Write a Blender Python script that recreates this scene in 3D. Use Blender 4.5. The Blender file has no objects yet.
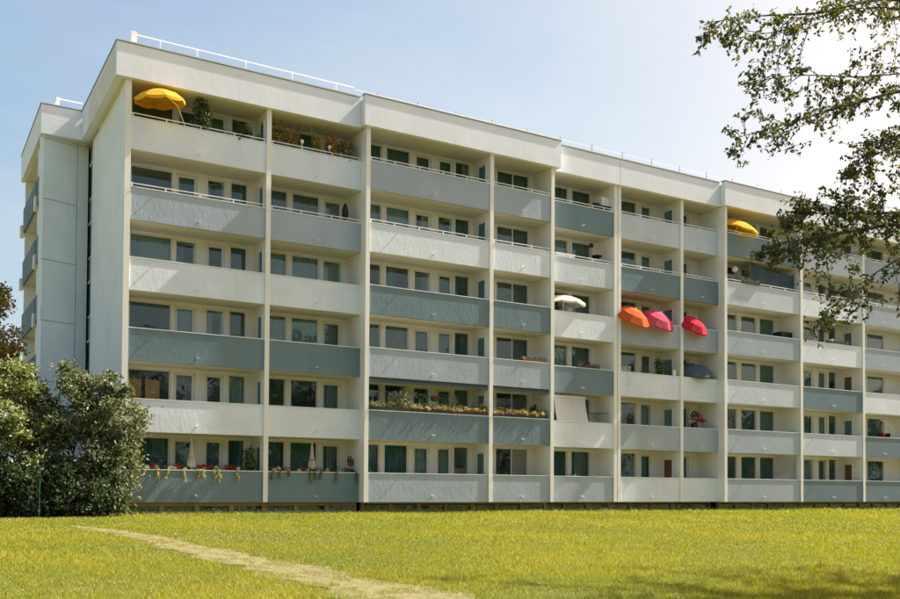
import bpy, bmesh, math, random
import numpy as np
from mathutils import Vector, Matrix

random.seed(7)
rng = np.random.default_rng(11)
scene = bpy.context.scene
COL = scene.collection

# ------------------------------------------------------------------ camera
CAM = Vector((-6.798, -37.498, 0.533))
YAW, PITCH, ROLL = 0.5297, 0.0240, 0.0062
fw = Vector((math.sin(YAW)*math.cos(PITCH), math.cos(YAW)*math.cos(PITCH), math.sin(PITCH)))
r0 = Vector((math.cos(YAW), -math.sin(YAW), 0))
u0 = r0.cross(fw)
rt = r0*math.cos(ROLL) + u0*math.sin(ROLL)
up = u0*math.cos(ROLL) - r0*math.sin(ROLL)
cam = bpy.data.cameras.new('camera')
cam.sensor_width = 36.0
cam.lens = 939.9/900*36
cam.shift_y = (468.03-299.5)/900
cam.clip_end = 3000
camo = bpy.data.objects.new('camera', cam)
COL.objects.link(camo)
m = Matrix((rt, up, -fw)).transposed().to_4x4()
m.translation = CAM
camo.matrix_world = m
scene.camera = camo

# ------------------------------------------------------------------ sky and sun
SUN_EL, SUN_OFF = math.radians(48.0), math.radians(4.3)      # sun grazes the facade
S = Vector((math.cos(SUN_EL)*math.cos(SUN_OFF), -math.cos(SUN_EL)*math.sin(SUN_OFF), math.sin(SUN_EL)))
world = bpy.data.worlds.new('World')
scene.world = world
world.use_nodes = True
nt = world.node_tree
for n in list(nt.nodes): nt.nodes.remove(n)
out = nt.nodes.new('ShaderNodeOutputWorld')
bg = nt.nodes.new('ShaderNodeBackground')
sky = nt.nodes.new('ShaderNodeTexSky')
sky.sky_type = 'NISHITA'
sky.sun_disc = False
sky.sun_elevation = SUN_EL
sky.sun_rotation = math.radians(90) + SUN_OFF
sky.air_density = 1.0
sky.dust_density = 3.0
sky.ozone_density = 1.0
# thin high cloud drawn over the whole sky dome
tc = nt.nodes.new('ShaderNodeTexCoord')
mp = nt.nodes.new('ShaderNodeMapping'); mp.inputs['Scale'].default_value = (1.1, 2.6, 5.0)
mp.inputs['Rotation'].default_value = (0.1, 0.15, 0.5)
nz = nt.nodes.new('ShaderNodeTexNoise'); nz.inputs['Scale'].default_value = 1.5
nz.inputs['Detail'].default_value = 7; nz.inputs['Roughness'].default_value = 0.6
cr = nt.nodes.new('ShaderNodeValToRGB')
cr.color_ramp.elements[0].position = 0.40; cr.color_ramp.elements[0].color = (0, 0, 0, 1)
cr.color_ramp.elements[1].position = 0.75; cr.color_ramp.elements[1].color = (0.30, 0.30, 0.30, 1)
hs = nt.nodes.new('ShaderNodeHueSaturation'); hs.inputs['Saturation'].default_value = 0.0; hs.inputs['Value'].default_value = 1.12
mx = nt.nodes.new('ShaderNodeMixRGB')
nt.links.new(tc.outputs['Generated'], mp.inputs['Vector'])
nt.links.new(mp.outputs['Vector'], nz.inputs['Vector'])
nt.links.new(nz.outputs['Fac'], cr.inputs['Fac'])
nt.links.new(cr.outputs['Color'], mx.inputs['Fac'])
# tone of the hazy summer sky: one smooth curve per channel over the whole dome
sp = nt.nodes.new('ShaderNodeSeparateColor'); cb = nt.nodes.new('ShaderNodeCombineColor')
nt.links.new(sky.outputs['Color'], sp.inputs['Color'])
for ch, (gain, pw) in enumerate(((.86, 1.08), (1.07, .83), (1.50, .54))):
    p_ = nt.nodes.new('ShaderNodeMath'); p_.operation = 'POWER'; p_.inputs[1].default_value = pw
    g_ = nt.nodes.new('ShaderNodeMath'); g_.operation = 'MULTIPLY'; g_.inputs[1].default_value = gain
    nt.links.new(sp.outputs[ch], p_.inputs[0]); nt.links.new(p_.outputs[0], g_.inputs[0]); nt.links.new(g_.outputs[0], cb.inputs[ch])
nt.links.new(cb.outputs['Color'], hs.inputs['Color'])
nt.links.new(cb.outputs['Color'], mx.inputs['Color1'])
nt.links.new(hs.outputs['Color'], mx.inputs['Color2'])
nt.links.new(mx.outputs['Color'], bg.inputs['Color'])
nt.links.new(bg.outputs['Background'], out.inputs['Surface'])
bg.inputs['Strength'].default_value = 0.09

sun = bpy.data.lights.new('sun', 'SUN')
sun.energy = 5.0
sun.angle = math.radians(0.53)
sun.color = (1.0, 0.96, 0.89)
suno = bpy.data.objects.new('sun', sun)
suno.rotation_euler = S.to_track_quat('Z', 'Y').to_euler()
suno.location = (60, -10, 60)
COL.objects.link(suno)

vs = scene.view_settings
vs.view_transform = 'Standard'; vs.look = 'None'; vs.gamma = 1.0
vs.exposure = 1.46
scene.render.engine = 'CYCLES'
scene.cycles.max_bounces = 8
scene.cycles.transparent_max_bounces = 16
scene.render.resolution_x, scene.render.resolution_y = 1024, 682

# ------------------------------------------------------------------ materials
def nodes(name):
    m = bpy.data.materials.new(name); m.use_nodes = True
    return m, m.node_tree, m.node_tree.nodes['Principled BSDF']

def paint(name, col, rough=0.85, var=0.07, bump=0.0, bscale=9.0, dirt=0.0, fine=0.0):
    """Mineral paint on plaster: cloudy tone changes, faint run-off streaks, trowel relief."""
    m, t, b = nodes(name); L = t.links.new
    b.inputs['Roughness'].default_value = rough
    b.inputs['Specular IOR Level'].default_value = 0.25
    tc = t.nodes.new('ShaderNodeNewGeometry')
    n1 = t.nodes.new('ShaderNodeTexNoise'); n1.inputs['Scale'].default_value = 0.7; n1.inputs['Detail'].default_value = 5
    L(tc.outputs['Position'], n1.inputs['Vector'])
    r1 = t.nodes.new('ShaderNodeMapRange'); r1.inputs['From Min'].default_value = .3; r1.inputs['From Max'].default_value = .7
    r1.inputs['To Min'].default_value = 1-var; r1.inputs['To Max'].default_value = 1+var
    L(n1.outputs['Fac'], r1.inputs['Value'])
    last = r1.outputs['Result']
    if dirt:
        mp = t.nodes.new('ShaderNodeMapping'); mp.inputs['Scale'].default_value = (5, 5, .35)
        L(tc.outputs['Position'], mp.inputs['Vector'])
        n2 = t.nodes.new('ShaderNodeTexNoise'); n2.inputs['Scale'].default_value = 1.3; n2.inputs['Detail'].default_value = 6
        L(mp.outputs['Vector'], n2.inputs['Vector'])
        r2 = t.nodes.new('ShaderNodeMapRange'); r2.inputs['From Min'].default_value = .55; r2.inputs['From Max'].default_value = .8
        r2.inputs['To Min'].default_value = 1; r2.inputs['To Max'].default_value = 1-dirt
        L(n2.outputs['Fac'], r2.inputs['Value'])
        mu = t.nodes.new('ShaderNodeMath'); mu.operation = 'MULTIPLY'
        L(last, mu.inputs[0]); L(r2.outputs['Result'], mu.inputs[1]); last = mu.outputs[0]
    mc = t.nodes.new('ShaderNodeVectorMath'); mc.operation = 'SCALE'
    mc.inputs[0].default_value = col
    L(last, mc.inputs['Scale']); L(mc.outputs['Vector'], b.inputs['Base Color'])
    if bump:
        n3 = t.nodes.new('ShaderNodeTexNoise'); n3.inputs['Scale'].default_value = bscale; n3.inputs['Detail'].default_value = 4
        m3 = t.nodes.new('ShaderNodeMapping'); m3.inputs['Scale'].default_value = (1, 1, .45)
        L(tc.outputs['Position'], m3.inputs['Vector']); L(m3.outputs['Vector'], n3.inputs['Vector'])
        bp = t.nodes.new('ShaderNodeBump'); bp.inputs['Strength'].default_value = 1.0; bp.inputs['Distance'].default_value = bump
        L(n3.outputs['Fac'], bp.inputs['Height']); L(bp.outputs['Normal'], b.inputs['Normal'])
    return m

M = {}
M['white'] = paint('plaster_white', (.81, .785, .715), bump=.0025, bscale=14, dirt=.06, var=.05)
M['fascia'] = paint('fascia_white', (.81, .83, .865), bump=.0035, bscale=5, dirt=.06, var=.04)
M['soffit'] = paint('soffit_cream', (.72, .69, .60), var=.05)
M['side'] = paint('side_wall_cream', (.82, .83, .80), dirt=.05, var=.05)
M['par_W'] = paint('parapet_white', (.71, .75, .79), bump=.006, bscale=8, dirt=.07)
M['par_L'] = paint('parapet_light', (.54, .585, .63), bump=.0075, bscale=8, dirt=.08)
M['par_M'] = paint('parapet_mid', (.365, .418, .462), bump=.0075, bscale=8, dirt=.08)
M['par_D'] = paint('parapet_dark', (.163, .228, .25), bump=.0075, bscale=8, dirt=.10)
M['cap'] = paint('cap_white', (.76, .75, .71), rough=.6, var=.04)
M['frame'] = paint('window_frame_white', (.74, .73, .69), rough=.45, var=.02)
M['metal_white'] = paint('metal_white', (.80, .79, .76), rough=.4, var=.03)
M['metal_grey'] = paint('metal_grey', (.25, .26, .27), rough=.45, var=.05)
M['coping'] = paint('coping_metal', (.62, .62, .60), rough=.5, var=.05)
M['shade_gap'] = paint('shade_gap_strip', (.12, .12, .12), rough=.6)  # near-black: painted shadow line under the copings, also open joints and backing
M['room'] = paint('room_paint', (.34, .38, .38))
M['brown'] = paint('brown_concrete', (.30, .215, .15), bump=.003, var=.15)
M['slate'] = paint('slate_panel', (.27, .33, .35), rough=.5)
M['panel'] = paint('panel_grey', (.78, .83, .83), dirt=.08, var=.05)
M['roof'] = paint('roof_gravel', (.45, .44, .42))
M['bark'] = paint('bark', (.10, .082, .062), bump=.02, bscale=18, var=.25)
M['stem'] = paint('stem', (.12, .10, .06), var=.2)
M['black'] = paint('black_plastic', (.018, .018, .02), rough=.4)
M['wood'] = paint('wood', (.36, .22, .11), var=.15, rough=.6)
M['terracotta'] = paint('terracotta', (.42, .18, .09), var=.1)
M['orange_board'] = paint('orange_board', (.82, .33, .13), var=.05)
M['pink_panel'] = paint('pink_panel', (.66, .40, .40), var=.05)
M['door_brown'] = paint('door_brown', (.17, .085, .045), var=.12, rough=.5)
M['planter'] = paint('planter_dark', (.05, .055, .05), rough=.6)
M['planter_brown'] = paint('planter_brown', (.16, .09, .055), rough=.6)
M['green_post'] = paint('green_post', (.015, .06, .04), rough=.5)

def cloth(name, col, trans=.3, fold=0):
    m, t, b = nodes(name); L = t.links.new
    b.inputs['Base Color'].default_value = (*col, 1); b.inputs['Roughness'].default_value = .9
    b.inputs['Specular IOR Level'].default_value = .1
    tr = t.nodes.new('ShaderNodeBsdfTranslucent'); tr.inputs['Color'].default_value = (*col, 1)
    mix = t.nodes.new('ShaderNodeMixShader'); mix.inputs[0].default_value = trans
    g = t.nodes.new('ShaderNodeNewGeometry'); n = t.nodes.new('ShaderNodeTexNoise'); n.inputs['Scale'].default_value = 3
    n.inputs['Detail'].default_value = 6
    L(g.outputs['Position'], n.inputs['Vector'])
    mr = t.nodes.new('ShaderNodeMapRange'); mr.inputs['To Min'].default_value = .82; mr.inputs['To Max'].default_value = 1.15
    L(n.outputs['Fac'], mr.inputs['Value'])
    sc = t.nodes.new('ShaderNodeVectorMath'); sc.operation = 'SCALE'; sc.inputs[0].default_value = col
    L(mr.outputs['Result'], sc.inputs['Scale'])
    L(sc.outputs['Vector'], b.inputs['Base Color']); L(sc.outputs['Vector'], tr.inputs['Color'])
    o = t.nodes['Material Output']
    L(b.outputs[0], mix.inputs[1]); L(tr.outputs[0], mix.inputs[2]); L(mix.outputs[0], o.inputs['Surface'])
    return m
M['cur_white'] = cloth('curtain_white', (.52, .55, .54))
M['cur_teal'] = cloth('curtain_teal', (.145, .25, .245))
M['cur_grey'] = cloth('curtain_grey', (.25, .29, .29))
M['cur_brown'] = cloth('curtain_brown', (.20, .12, .08))
M['blind'] = cloth('blind_grey', (.22, .28, .265), .12)
M['u_yellow'] = cloth('canopy_yellow', (.88, .52, .05), .45)
M['u_orange'] = cloth('canopy_orange', (.62, .13, .03), .3)
M['u_pink'] = cloth('canopy_pink', (.66, .10, .15), .3)
M['u_red'] = cloth('canopy_crimson', (.62, .035, .07), .3)
M['u_cream'] = cloth('canopy_cream', (.70, .66, .56), .35)
M['u_blue'] = cloth('canopy_slate', (.09, .13, .16), .2)
M['screen_white'] = cloth('screen_white', (.70, .69, .66), .25)
M['screen_grey'] = cloth('screen_grey', (.065, .09, .105), .08)
M['awning'] = cloth('awning_dark', (.12, .15, .17), .1)
M['red_cloth'] = cloth('red_cloth', (.16, .02, .018), .05)

# window glass: clear sheet with Fresnel reflection and a green-blue tint
def glass():
    m, t, b = nodes('window_glass'); L = t.links.new
    t.nodes.remove(b)
    tr = t.nodes.new('ShaderNodeBsdfTransparent'); tr.inputs['Color'].default_value = (.80, .90, .89, 1)
    gl = t.nodes.new('ShaderNodeBsdfGlossy'); gl.inputs['Roughness'].default_value = 0.0
    gl.inputs['Color'].default_value = (.95, 1, 1, 1)
    g = t.nodes.new('ShaderNodeNewGeometry'); n = t.nodes.new('ShaderNodeTexNoise'); n.inputs['Scale'].default_value = 1.1
    L(g.outputs['Position'], n.inputs['Vector'])
    bp = t.nodes.new('ShaderNodeBump'); bp.inputs['Distance'].default_value = .006; bp.inputs['Strength'].default_value = 1
    L(n.outputs['Fac'], bp.inputs['Height']); L(bp.outputs['Normal'], gl.inputs['Normal'])
    # Schlick reflectance of a thin sheet, the same from either side
    dt = t.nodes.new('ShaderNodeVectorMath'); dt.operation = 'DOT_PRODUCT'
    L(g.outputs['Incoming'], dt.inputs[0]); L(g.outputs['Normal'], dt.inputs[1])
    ab = t.nodes.new('ShaderNodeMath'); ab.operation = 'ABSOLUTE'; L(dt.outputs['Value'], ab.inputs[0])
    om = t.nodes.new('ShaderNodeMath'); om.operation = 'SUBTRACT'; om.inputs[0].default_value = 1; L(ab.outputs[0], om.inputs[1])
    p5 = t.nodes.new('ShaderNodeMath'); p5.operation = 'POWER'; p5.inputs[1].default_value = 5; L(om.outputs[0], p5.inputs[0])
    fr = t.nodes.new('ShaderNodeMapRange'); fr.inputs['To Min'].default_value = .045; fr.inputs['To Max'].default_value = 1
    L(p5.outputs[0], fr.inputs['Value'])
    mix = t.nodes.new('ShaderNodeMixShader')
    L(fr.outputs[0], mix.inputs[0]); L(tr.outputs[0], mix.inputs[1]); L(gl.outputs[0], mix.inputs[2])
    L(mix.outputs[0], t.nodes['Material Output'].inputs['Surface'])
    return m
M['glass'] = glass()

def leafmat(name, trans=.35, rough=.55):
    m, t, b = nodes(name); L = t.links.new
    at = t.nodes.new('ShaderNodeAttribute'); at.attribute_name = 'tint'
    L(at.outputs['Color'], b.inputs['Base Color']); b.inputs['Roughness'].default_value = rough
    b.inputs['Specular IOR Level'].default_value = .35
    tr = t.nodes.new('ShaderNodeBsdfTranslucent')
    sc = t.nodes.new('ShaderNodeVectorMath'); sc.operation = 'MULTIPLY'; sc.inputs[1].default_value = (1.25, 1.2, .6)
    L(at.outputs['Color'], sc.inputs[0]); L(sc.outputs['Vector'], tr.inputs['Color'])
    mix = t.nodes.new('ShaderNodeMixShader'); mix.inputs[0].default_value = trans
    L(b.outputs[0], mix.inputs[1]); L(tr.outputs[0], mix.inputs[2]); L(mix.outputs[0], t.nodes['Material Output'].inputs['Surface'])
    return m
M['leaf'] = leafmat('leaf')
M['petal'] = leafmat('petal', .25, .8)
M['grass'] = leafmat('grass_blade', .4, .6)

# ------------------------------------------------------------------ mesh helpers
class MB:
    def __init__(s): s.v = []; s.f = []
    def box(s, x0, x1, y0, y1, z0, z1):
        n = len(s.v)
        s.v += [(x0,y0,z0),(x1,y0,z0),(x1,y1,z0),(x0,y1,z0),(x0,y0,z1),(x1,y0,z1),(x1,y1,z1),(x0,y1,z1)]
        s.f += [(n,n+3,n+2,n+1),(n+4,n+5,n+6,n+7),(n,n+1,n+5,n+4),(n+1,n+2,n+6,n+5),(n+2,n+3,n+7,n+6),(n+3,n,n+4,n+7)]
        return s
    def tube(s, pts, rad, n=8, cap=True):
        pts = [Vector(p) for p in pts]
        if not isinstance(rad, (list, tuple)): rad = [rad]*len(pts)
        b = len(s.v)
        for i, p in enumerate(pts):
            d = (pts[min(i+1, len(pts)-1)]-pts[max(i-1, 0)])
            if d.length < 1e-6: d = Vector((0, 0, 1))
            d.normalize()
            a = d.orthogonal().normalized() if abs(d.z) > .9 else d.cross(Vector((0, 0, 1))).normalized()
            c = d.cross(a)
            for k in range(n):
                t = 2*math.pi*k/n
                s.v.append(tuple(p + (a*math.cos(t)+c*math.sin(t))*rad[i]))
        for i in range(len(pts)-1):
            for k in range(n):
                k2 = (k+1) % n
                s.f.append((b+i*n+k, b+i*n+k2, b+(i+1)*n+k2, b+(i+1)*n+k))
        if cap:
            s.f.append(tuple(b+k for k in range(n))[::-1]); e = b+(len(pts)-1)*n
            s.f.append(tuple(e+k for k in range(n)))
        return s
    def prism(s, poly, z0, z1):
        n = len(s.v); k = len(poly)
        s.v += [(x, y, z0) for x, y in poly] + [(x, y, z1) for x, y in poly]
        s.f.append(tuple(range(n+k-1, n-1, -1))); s.f.append(tuple(range(n+k, n+2*k)))
        for i in range(k):
            j = (i+1) % k; s.f.append((n+i, n+j, n+k+j, n+k+i))
        return s
    def lathe(s, prof, n=12, c=(0, 0, 0)):
        b = len(s.v)
        for r, z in prof:
            for k in range(n):
                t = 2*math.pi*k/n; s.v.append((c[0]+r*math.cos(t), c[1]+r*math.sin(t), c[2]+z))
        for i in range(len(prof)-1):
            for k in range(n):
                k2 = (k+1) % n; s.f.append((b+i*n+k, b+i*n+k2, b+(i+1)*n+k2, b+(i+1)*n+k))
        return s
    def mesh(s, name, mat, smooth=False):
        me = bpy.data.meshes.new(name); me.from_pydata(s.v, [], s.f)
        if isinstance(mat, str): mat = M[mat]
        me.materials.append(mat)
        if smooth: me.polygons.foreach_set('use_smooth', [True]*len(me.polygons))
        me.update(); return me
    def build(s, name, mat, parent=None, loc=(0, 0, 0), smooth=False):
        return link(name, s.mesh(name, mat, smooth), parent, loc)

def link(name, me, parent=None, loc=(0, 0, 0), rotz=0):
    o = bpy.data.objects.new(name, me); COL.objects.link(o)
    o.location = loc
    if rotz: o.rotation_euler.z = rotz
    if parent is not None: o.parent = parent
    return o

def thing(name, label, cat, loc=(0, 0, 0), group=None, rotz=0):
    o = link(name, None, None, loc, rotz); o.empty_display_size = .2
    return tag(o, label, cat, group)
def tag(o, label, cat, group=None):
    o['label'] = label; o['category'] = cat
    if group: o['group'] = group
    return o
def struct(o): o['kind'] = 'structure'; return o

CACHE = {}
def cached(key, fn):
    if key not in CACHE: CACHE[key] = fn()
    return CACHE[key]

def raw_mesh(name, V, F, mat, tint=None, smooth=False):
    """V (n,3), F (m,k) numpy arrays; tint (n,3) colours of the leaves or blades themselves."""
    me = bpy.data.meshes.new(name)
    V = np.ascontiguousarray(V, np.float32); F = np.ascontiguousarray(F, np.int32)
    me.vertices.add(len(V)); me.vertices.foreach_set('co', V.ravel())
    me.loops.add(F.size); me.loops.foreach_set('vertex_index', F.ravel())
    k = F.shape[1]
    me.polygons.add(len(F)); me.polygons.foreach_set('loop_start', np.arange(0, F.size, k, dtype=np.int32))
    me.update(calc_edges=True)
    if tint is not None:
        a = me.attributes.new('tint', 'FLOAT_COLOR', 'POINT')
        a.data.foreach_set('color', np.concatenate([tint, np.ones((len(V), 1))], 1).astype(np.float32).ravel())
    me.materials.append(M[mat] if isinstance(mat, str) else mat)
    return me

def unit(a): return a/np.maximum(np.linalg.norm(a, axis=1, keepdims=True), 1e-9)

def leaves(name, P, size, cols, mat='leaf', aspect=.5, droop=.2, outward=None):
    """A small folded leaf at each point P; cols (k,3) picked at random per leaf."""
    n = len(P); P = np.asarray(P, float)
    d = rng.normal(size=(n, 3)); d[:, 2] -= droop
    if outward is not None: d += outward
    d = unit(d)
    s = unit(np.cross(d, rng.normal(size=(n, 3))))
    nn = np.cross(d, s)
    L = (size*rng.uniform(.65, 1.25, n))[:, None]
    v0 = P; v2 = P+d*L; mid = P+d*L*.45
    v1 = mid+s*L*aspect*.5+nn*L*.1; v3 = mid-s*L*aspect*.5+nn*L*.1
    V = np.stack([v0, v1, v2, v3], 1).reshape(-1, 3)
    b = np.arange(n)[:, None]*4
    F = np.concatenate([b+[0, 1, 2], b+[0, 2, 3]], 1).reshape(-1, 3)
    cols = np.asarray(cols, float)
    c = cols[rng.integers(0, len(cols), n)]*rng.uniform(.75, 1.25, (n, 1))
    return raw_mesh(name, V, F, mat, np.repeat(c, 4, 0))

# ------------------------------------------------------------------ ground
def gz(x, y):
    t = np.clip((-3-y)/36, 0, 1); t = t*t*(3-2*t)
    return -.50-.57*t + .025*np.sin(x*.55+1.3)*np.sin(y*.43) * np.clip((-3-y)/6, 0, 1)

def ground_mat():
    m, t, b = nodes('lawn_soil'); L = t.links.new
    g = t.nodes.new('ShaderNodeNewGeometry')
    n1 = t.nodes.new('ShaderNodeTexNoise'); n1.inputs['Scale'].default_value = .35; n1.inputs['Detail'].default_value = 8
    n1.inputs['Roughness'].default_value = .65
    n2 = t.nodes.new('ShaderNodeTexNoise'); n2.inputs['Scale'].default_value = 14; n2.inputs['Detail'].default_value = 6
    L(g.outputs['Position'], n1.inputs['Vector']); L(g.outputs['Position'], n2.inputs['Vector'])
    r1 = t.nodes.new('ShaderNodeValToRGB')
    r1.color_ramp.elements[0].position = .35; r1.color_ramp.elements[0].color = (.075, .08, .010, 1)
    r1.color_ramp.elements[1].position = .68; r1.color_ramp.elements[1].color = (.16, .14, .025, 1)
    r2 = t.nodes.new('ShaderNodeMapRange'); r2.inputs['To Min'].default_value = .45; r2.inputs['To Max'].default_value = 1.5
    L(n1.outputs['Fac'], r1.inputs['Fac']); L(n2.outputs['Fac'], r2.inputs['Value'])
    sc = t.nodes.new('ShaderNodeVectorMath'); sc.operation = 'SCALE'
    L(r1.outputs['Color'], sc.inputs[0]); L(r2.outputs['Result'], sc.inputs['Scale'])
    L(sc.outputs['Vector'], b.inputs['Base Color']); b.inputs['Roughness'].default_value = .95
    bp = t.nodes.new('ShaderNodeBump'); bp.inputs['Distance'].default_value = .05
    L(n2.outputs['Fac'], bp.inputs['Height']); L(bp.outputs['Normal'], b.inputs['Normal'])
    return m
xs = np.concatenate([[-1500, -600, -250, -120, -70, -45], np.arange(-35, 65, 1.0), [70, 90, 130, 250, 600, 1500]])
ys = np.concatenate([[-1500, -600, -250, -120, -80, -60], np.arange(-50, 6, 1.0), [10, 25, 60, 120, 250, 600, 1500]])
X, Y = np.meshgrid(xs, ys); Z = gz(X, Y)
V = np.stack([X, Y, Z], -1).reshape(-1, 3)
ny, nx = X.shape
i = (np.arange(ny-1)[:, None]*nx+np.arange(nx-1)).ravel()[:, None]
F = np.concatenate([i, i+1, i+nx+1, i+nx], 1)
struct(link('ground', raw_mesh('ground', V, F, ground_mat())))

# trodden dirt path: runs straight toward the building, a ragged sheet just above the lawn soil
def path_mat():
    m, t, b = nodes('trodden_earth'); L = t.links.new
    g = t.nodes.new('ShaderNodeNewGeometry'); n = t.nodes.new('ShaderNodeTexNoise'); n.inputs['Scale'].default_value = 5
    n.inputs['Detail'].default_value = 10; n.inputs['Roughness'].default_value = .7
    L(g.outputs['Position'], n.inputs['Vector'])
    r = t.nodes.new('ShaderNodeValToRGB'); r.color_ramp.elements[0].position = .3; r.color_ramp.elements[0].color = (.095, .09, .025, 1)
    r.color_ramp.elements[1].position = .7; r.color_ramp.elements[1].color = (.23, .19, .075, 1)
    L(n.outputs['Fac'], r.inputs['Fac']); L(r.outputs['Color'], b.inputs['Base Color']); b.inputs['Roughness'].default_value = 1
    bp = t.nodes.new('ShaderNodeBump'); bp.inputs['Distance'].default_value = .04
    L(n.outputs['Fac'], bp.inputs['Height']); L(bp.outputs['Normal'], b.inputs['Normal'])
    return m
PC = np.array([(-9.0, -2.6), (-10.2, -2.39), (-14.2, -1.75), (-19.4, -1.42), (-22.2, -1.2), (-24.2, -1.1), (-26.1, -1.0), (-27.3, -.85), (-34, -.4)])
def path_cx(y): return np.interp(-y, -PC[:, 0], PC[:, 1])
def path_hw(y): return np.interp(-y, [8.5, 12, 20, 26, 34], [.12, .38, .58, .70, .85])
yy = np.arange(-34, -9, .12); V = []; 
for y in yy:
    c = path_cx(y); h = path_hw(y)
    a = c-h*(1+.25*math.sin(y*2.1)+.15*math.sin(y*5.3)); b = c+h*(1+.25*math.sin(y*1.7+2)+.15*math.sin(y*6.1))
    for k in np.linspace(0, 1, 7):
        x = a+(b-a)*k; V.append((x, y, float(gz(x, y))+.012))
n = len(yy); i = (np.arange(n-1)[:, None]*7+np.arange(6)).ravel()[:, None]
struct(link('path', raw_mesh('path', np.array(V), np.concatenate([i, i+1, i+8, i+7], 1), path_mat())))

# ------------------------------------------------------------------ building
H = 2.75
SEG = {1: 0.0, 2: -.45, 3: 0.0, 4: -.42}
DEP = 1.55
TOPZ0, TOPZ1 = 16.44, 17.76
# bay: x0, x1, segment, windows [(x0,x1,kind)], side window (y offset from front), spout x, paints from top storey down
BAYS = {
 'A': (.727, 6.20, 1, [(1.04,2.74,'w'),(2.87,3.74,'d'),(4.16,4.94,'d'),(5.16,5.92,'w')], (.35,.89), 3.40, 'WMWDWD'),
 'B': (6.40, 10.57, 1, [(6.55,7.72,'w'),(7.93,9.23,'w'),(9.42,10.32,'d')], None, 8.47, 'WMWDWD'),
 'C': (10.77, 17.01, 2, [(11.1,12.09,'w'),(12.31,13.56,'w'),(13.81,14.69,'d'),(15.07,15.88,'d'),(16.01,16.85,'w')], (.38,1.05), 13.97, 'MWDMDM'),
 'D': (17.21, 20.57, 2, [(18.40,20.34,'w')], None, 18.9, 'MWDMDM'),
 'E': (20.77, 24.95, 3, [(21.5,23.15,'w'),(23.40,24.66,'w')], None, 22.85, 'DLWDWM'),
 'F': (25.40, 29.60, 3, [(26.2,27.83,'w'),(28.15,28.93,'d')], (.6,1.3), 27.5, 'LDMWMW'),
 'G': (29.80, 32.48, 3, [(30.7,31.73,'d')], None, 31.14, 'LDMWMW'),
 'H': (32.68, 38.72, 4, [(33.7,35.15,'w'),(35.48,36.77,'w'),(37.04,38.32,'w')], None, 35.6, 'DLMLMM'),
 'I': (38.92, 44.42, 4, [(40.9,41.79,'d'),(42.25,43.01,'d'),(43.22,43.98,'w')], (.75,1.35), 41.6, 'LWWDLD'),
 'J': (44.62, 51.30, 4, [(46.98,48.72,'w')], None, 46.45, 'MMMWDD'),
}
B = thing('apartment_building', 'long six storey apartment block with white and grey balcony parapets', 'building', (0, 0, -.43))
OFF = (0, 0, .43)
def bp(name, mb, mat, parent=None, loc=(0, 0, 0), smooth=False):
    """Add a part (or a sub-part when parent is another part) in world coordinates."""
    if parent is None: return mb.build(name, mat, B, (loc[0], loc[1], loc[2]+.43), smooth)
    return mb.build(name, mat, parent, loc, smooth)

def frame_mesh(w, h, mull):
    b = MB(); t = .055; d = .07
    b.box(0, t, 0, d, 0, h).box(w-t, w, 0, d, 0, h).box(t, w-t, 0, d, 0, t).box(t, w-t, 0, d, h-t, h)
    if mull: b.box(w*mull-.03, w*mull+.03, .004, d-.004, t, h-t)
    return b.mesh('window', 'frame')
def pane_mesh(w, h):
    b = MB(); n = len(b.v)
    b.box(.05, w-.05, .028, .036, .05, h-.05)
    return b.mesh('pane', 'glass')
def curtain_mesh(w, h, mat, seed):
    r = random.Random(seed); k = max(8, int(w*26)); ph = r.random()*6
    V = []
    for i in range(k+1):
        x = w*i/k; y = .035*math.sin(i*1.25+ph)+.02*math.sin(i*.41+ph*2)
        V += [(x, y*1.15, 0), (x, y, h)]
    F = [(2*i, 2*i+2, 2*i+3, 2*i+1) for i in range(k)]
    me = bpy.data.meshes.new('curtain'); me.from_pydata(V, [], F); me.materials.append(M[mat])
    me.polygons.foreach_set('use_smooth', [True]*len(F)); me.update(); return me

OPEN = {('A',4,2), ('A',3,1), ('B',3,2), ('C',4,3), ('C',3,2), ('A',2,2), ('I',0,0), ('I',0,1), ('F',1,1), ('C',1,2)}
SPECIAL = {('A',1,0):'boards', ('A',5,0):'none', ('A',4,0):'none', ('A',3,0):'white', ('A',2,0):'none', ('A',0,0):'teal', ('A',0,1):'teal', ('A',0,2):'teal', ('A',0,3):'teal',
 ('A',2,1):'white',('A',2,2):'white_half',('A',1,3):'white',('A',1,1):'none',('A',1,2):'none',('A',3,2):'none',('A',3,1):'grey_half',
 ('B',0,0):'teal',('B',0,1):'teal',('B',0,2):'grey',('B',1,0):'none',('B',1,1):'none',('B',1,2):'grey',('B',2,0):'white',('B',2,1):'white',('B',2,2):'grey',('B',3,0):'white',('B',3,1):'white',
 ('B',4,0):'grey',('B',4,1):'grey',('B',4,2):'white',
 ('C',0,0):'teal',('C',0,1):'teal',('C',0,2):'white',('C',0,3):'white',('C',0,4):'box',('D',0,0):'pink',('D',1,0):'none',('C',1,0):'none',('C',1,1):'none',
 ('C',5,0):'teal',('C',5,1):'teal',('C',5,2):'teal',('D',5,0):'teal',('C',4,0):'white',('C',4,1):'white',('C',4,2):'white_half',('D',4,0):'grey',
 ('D',3,0):'grey',('D',2,0):'grey_half',('C',2,0):'grey',('C',2,1):'grey',('C',2,2):'grey',
 ('J',0,0):'teal',('J',1,0):'teal',('J',2,0):'blind',('J',3,0):'blind',('H',0,1):'teal',('H',0,2):'teal',('H',1,2):'blind',('H',3,0):'grey',('H',3,1):'grey',('H',3,2):'blind',
 ('H',2,2):'blind',('F',0,0):'teal',('F',0,1):'teal',('E',0,0):'teal',('E',0,1):'grey',('H',5,0):'none'}

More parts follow.
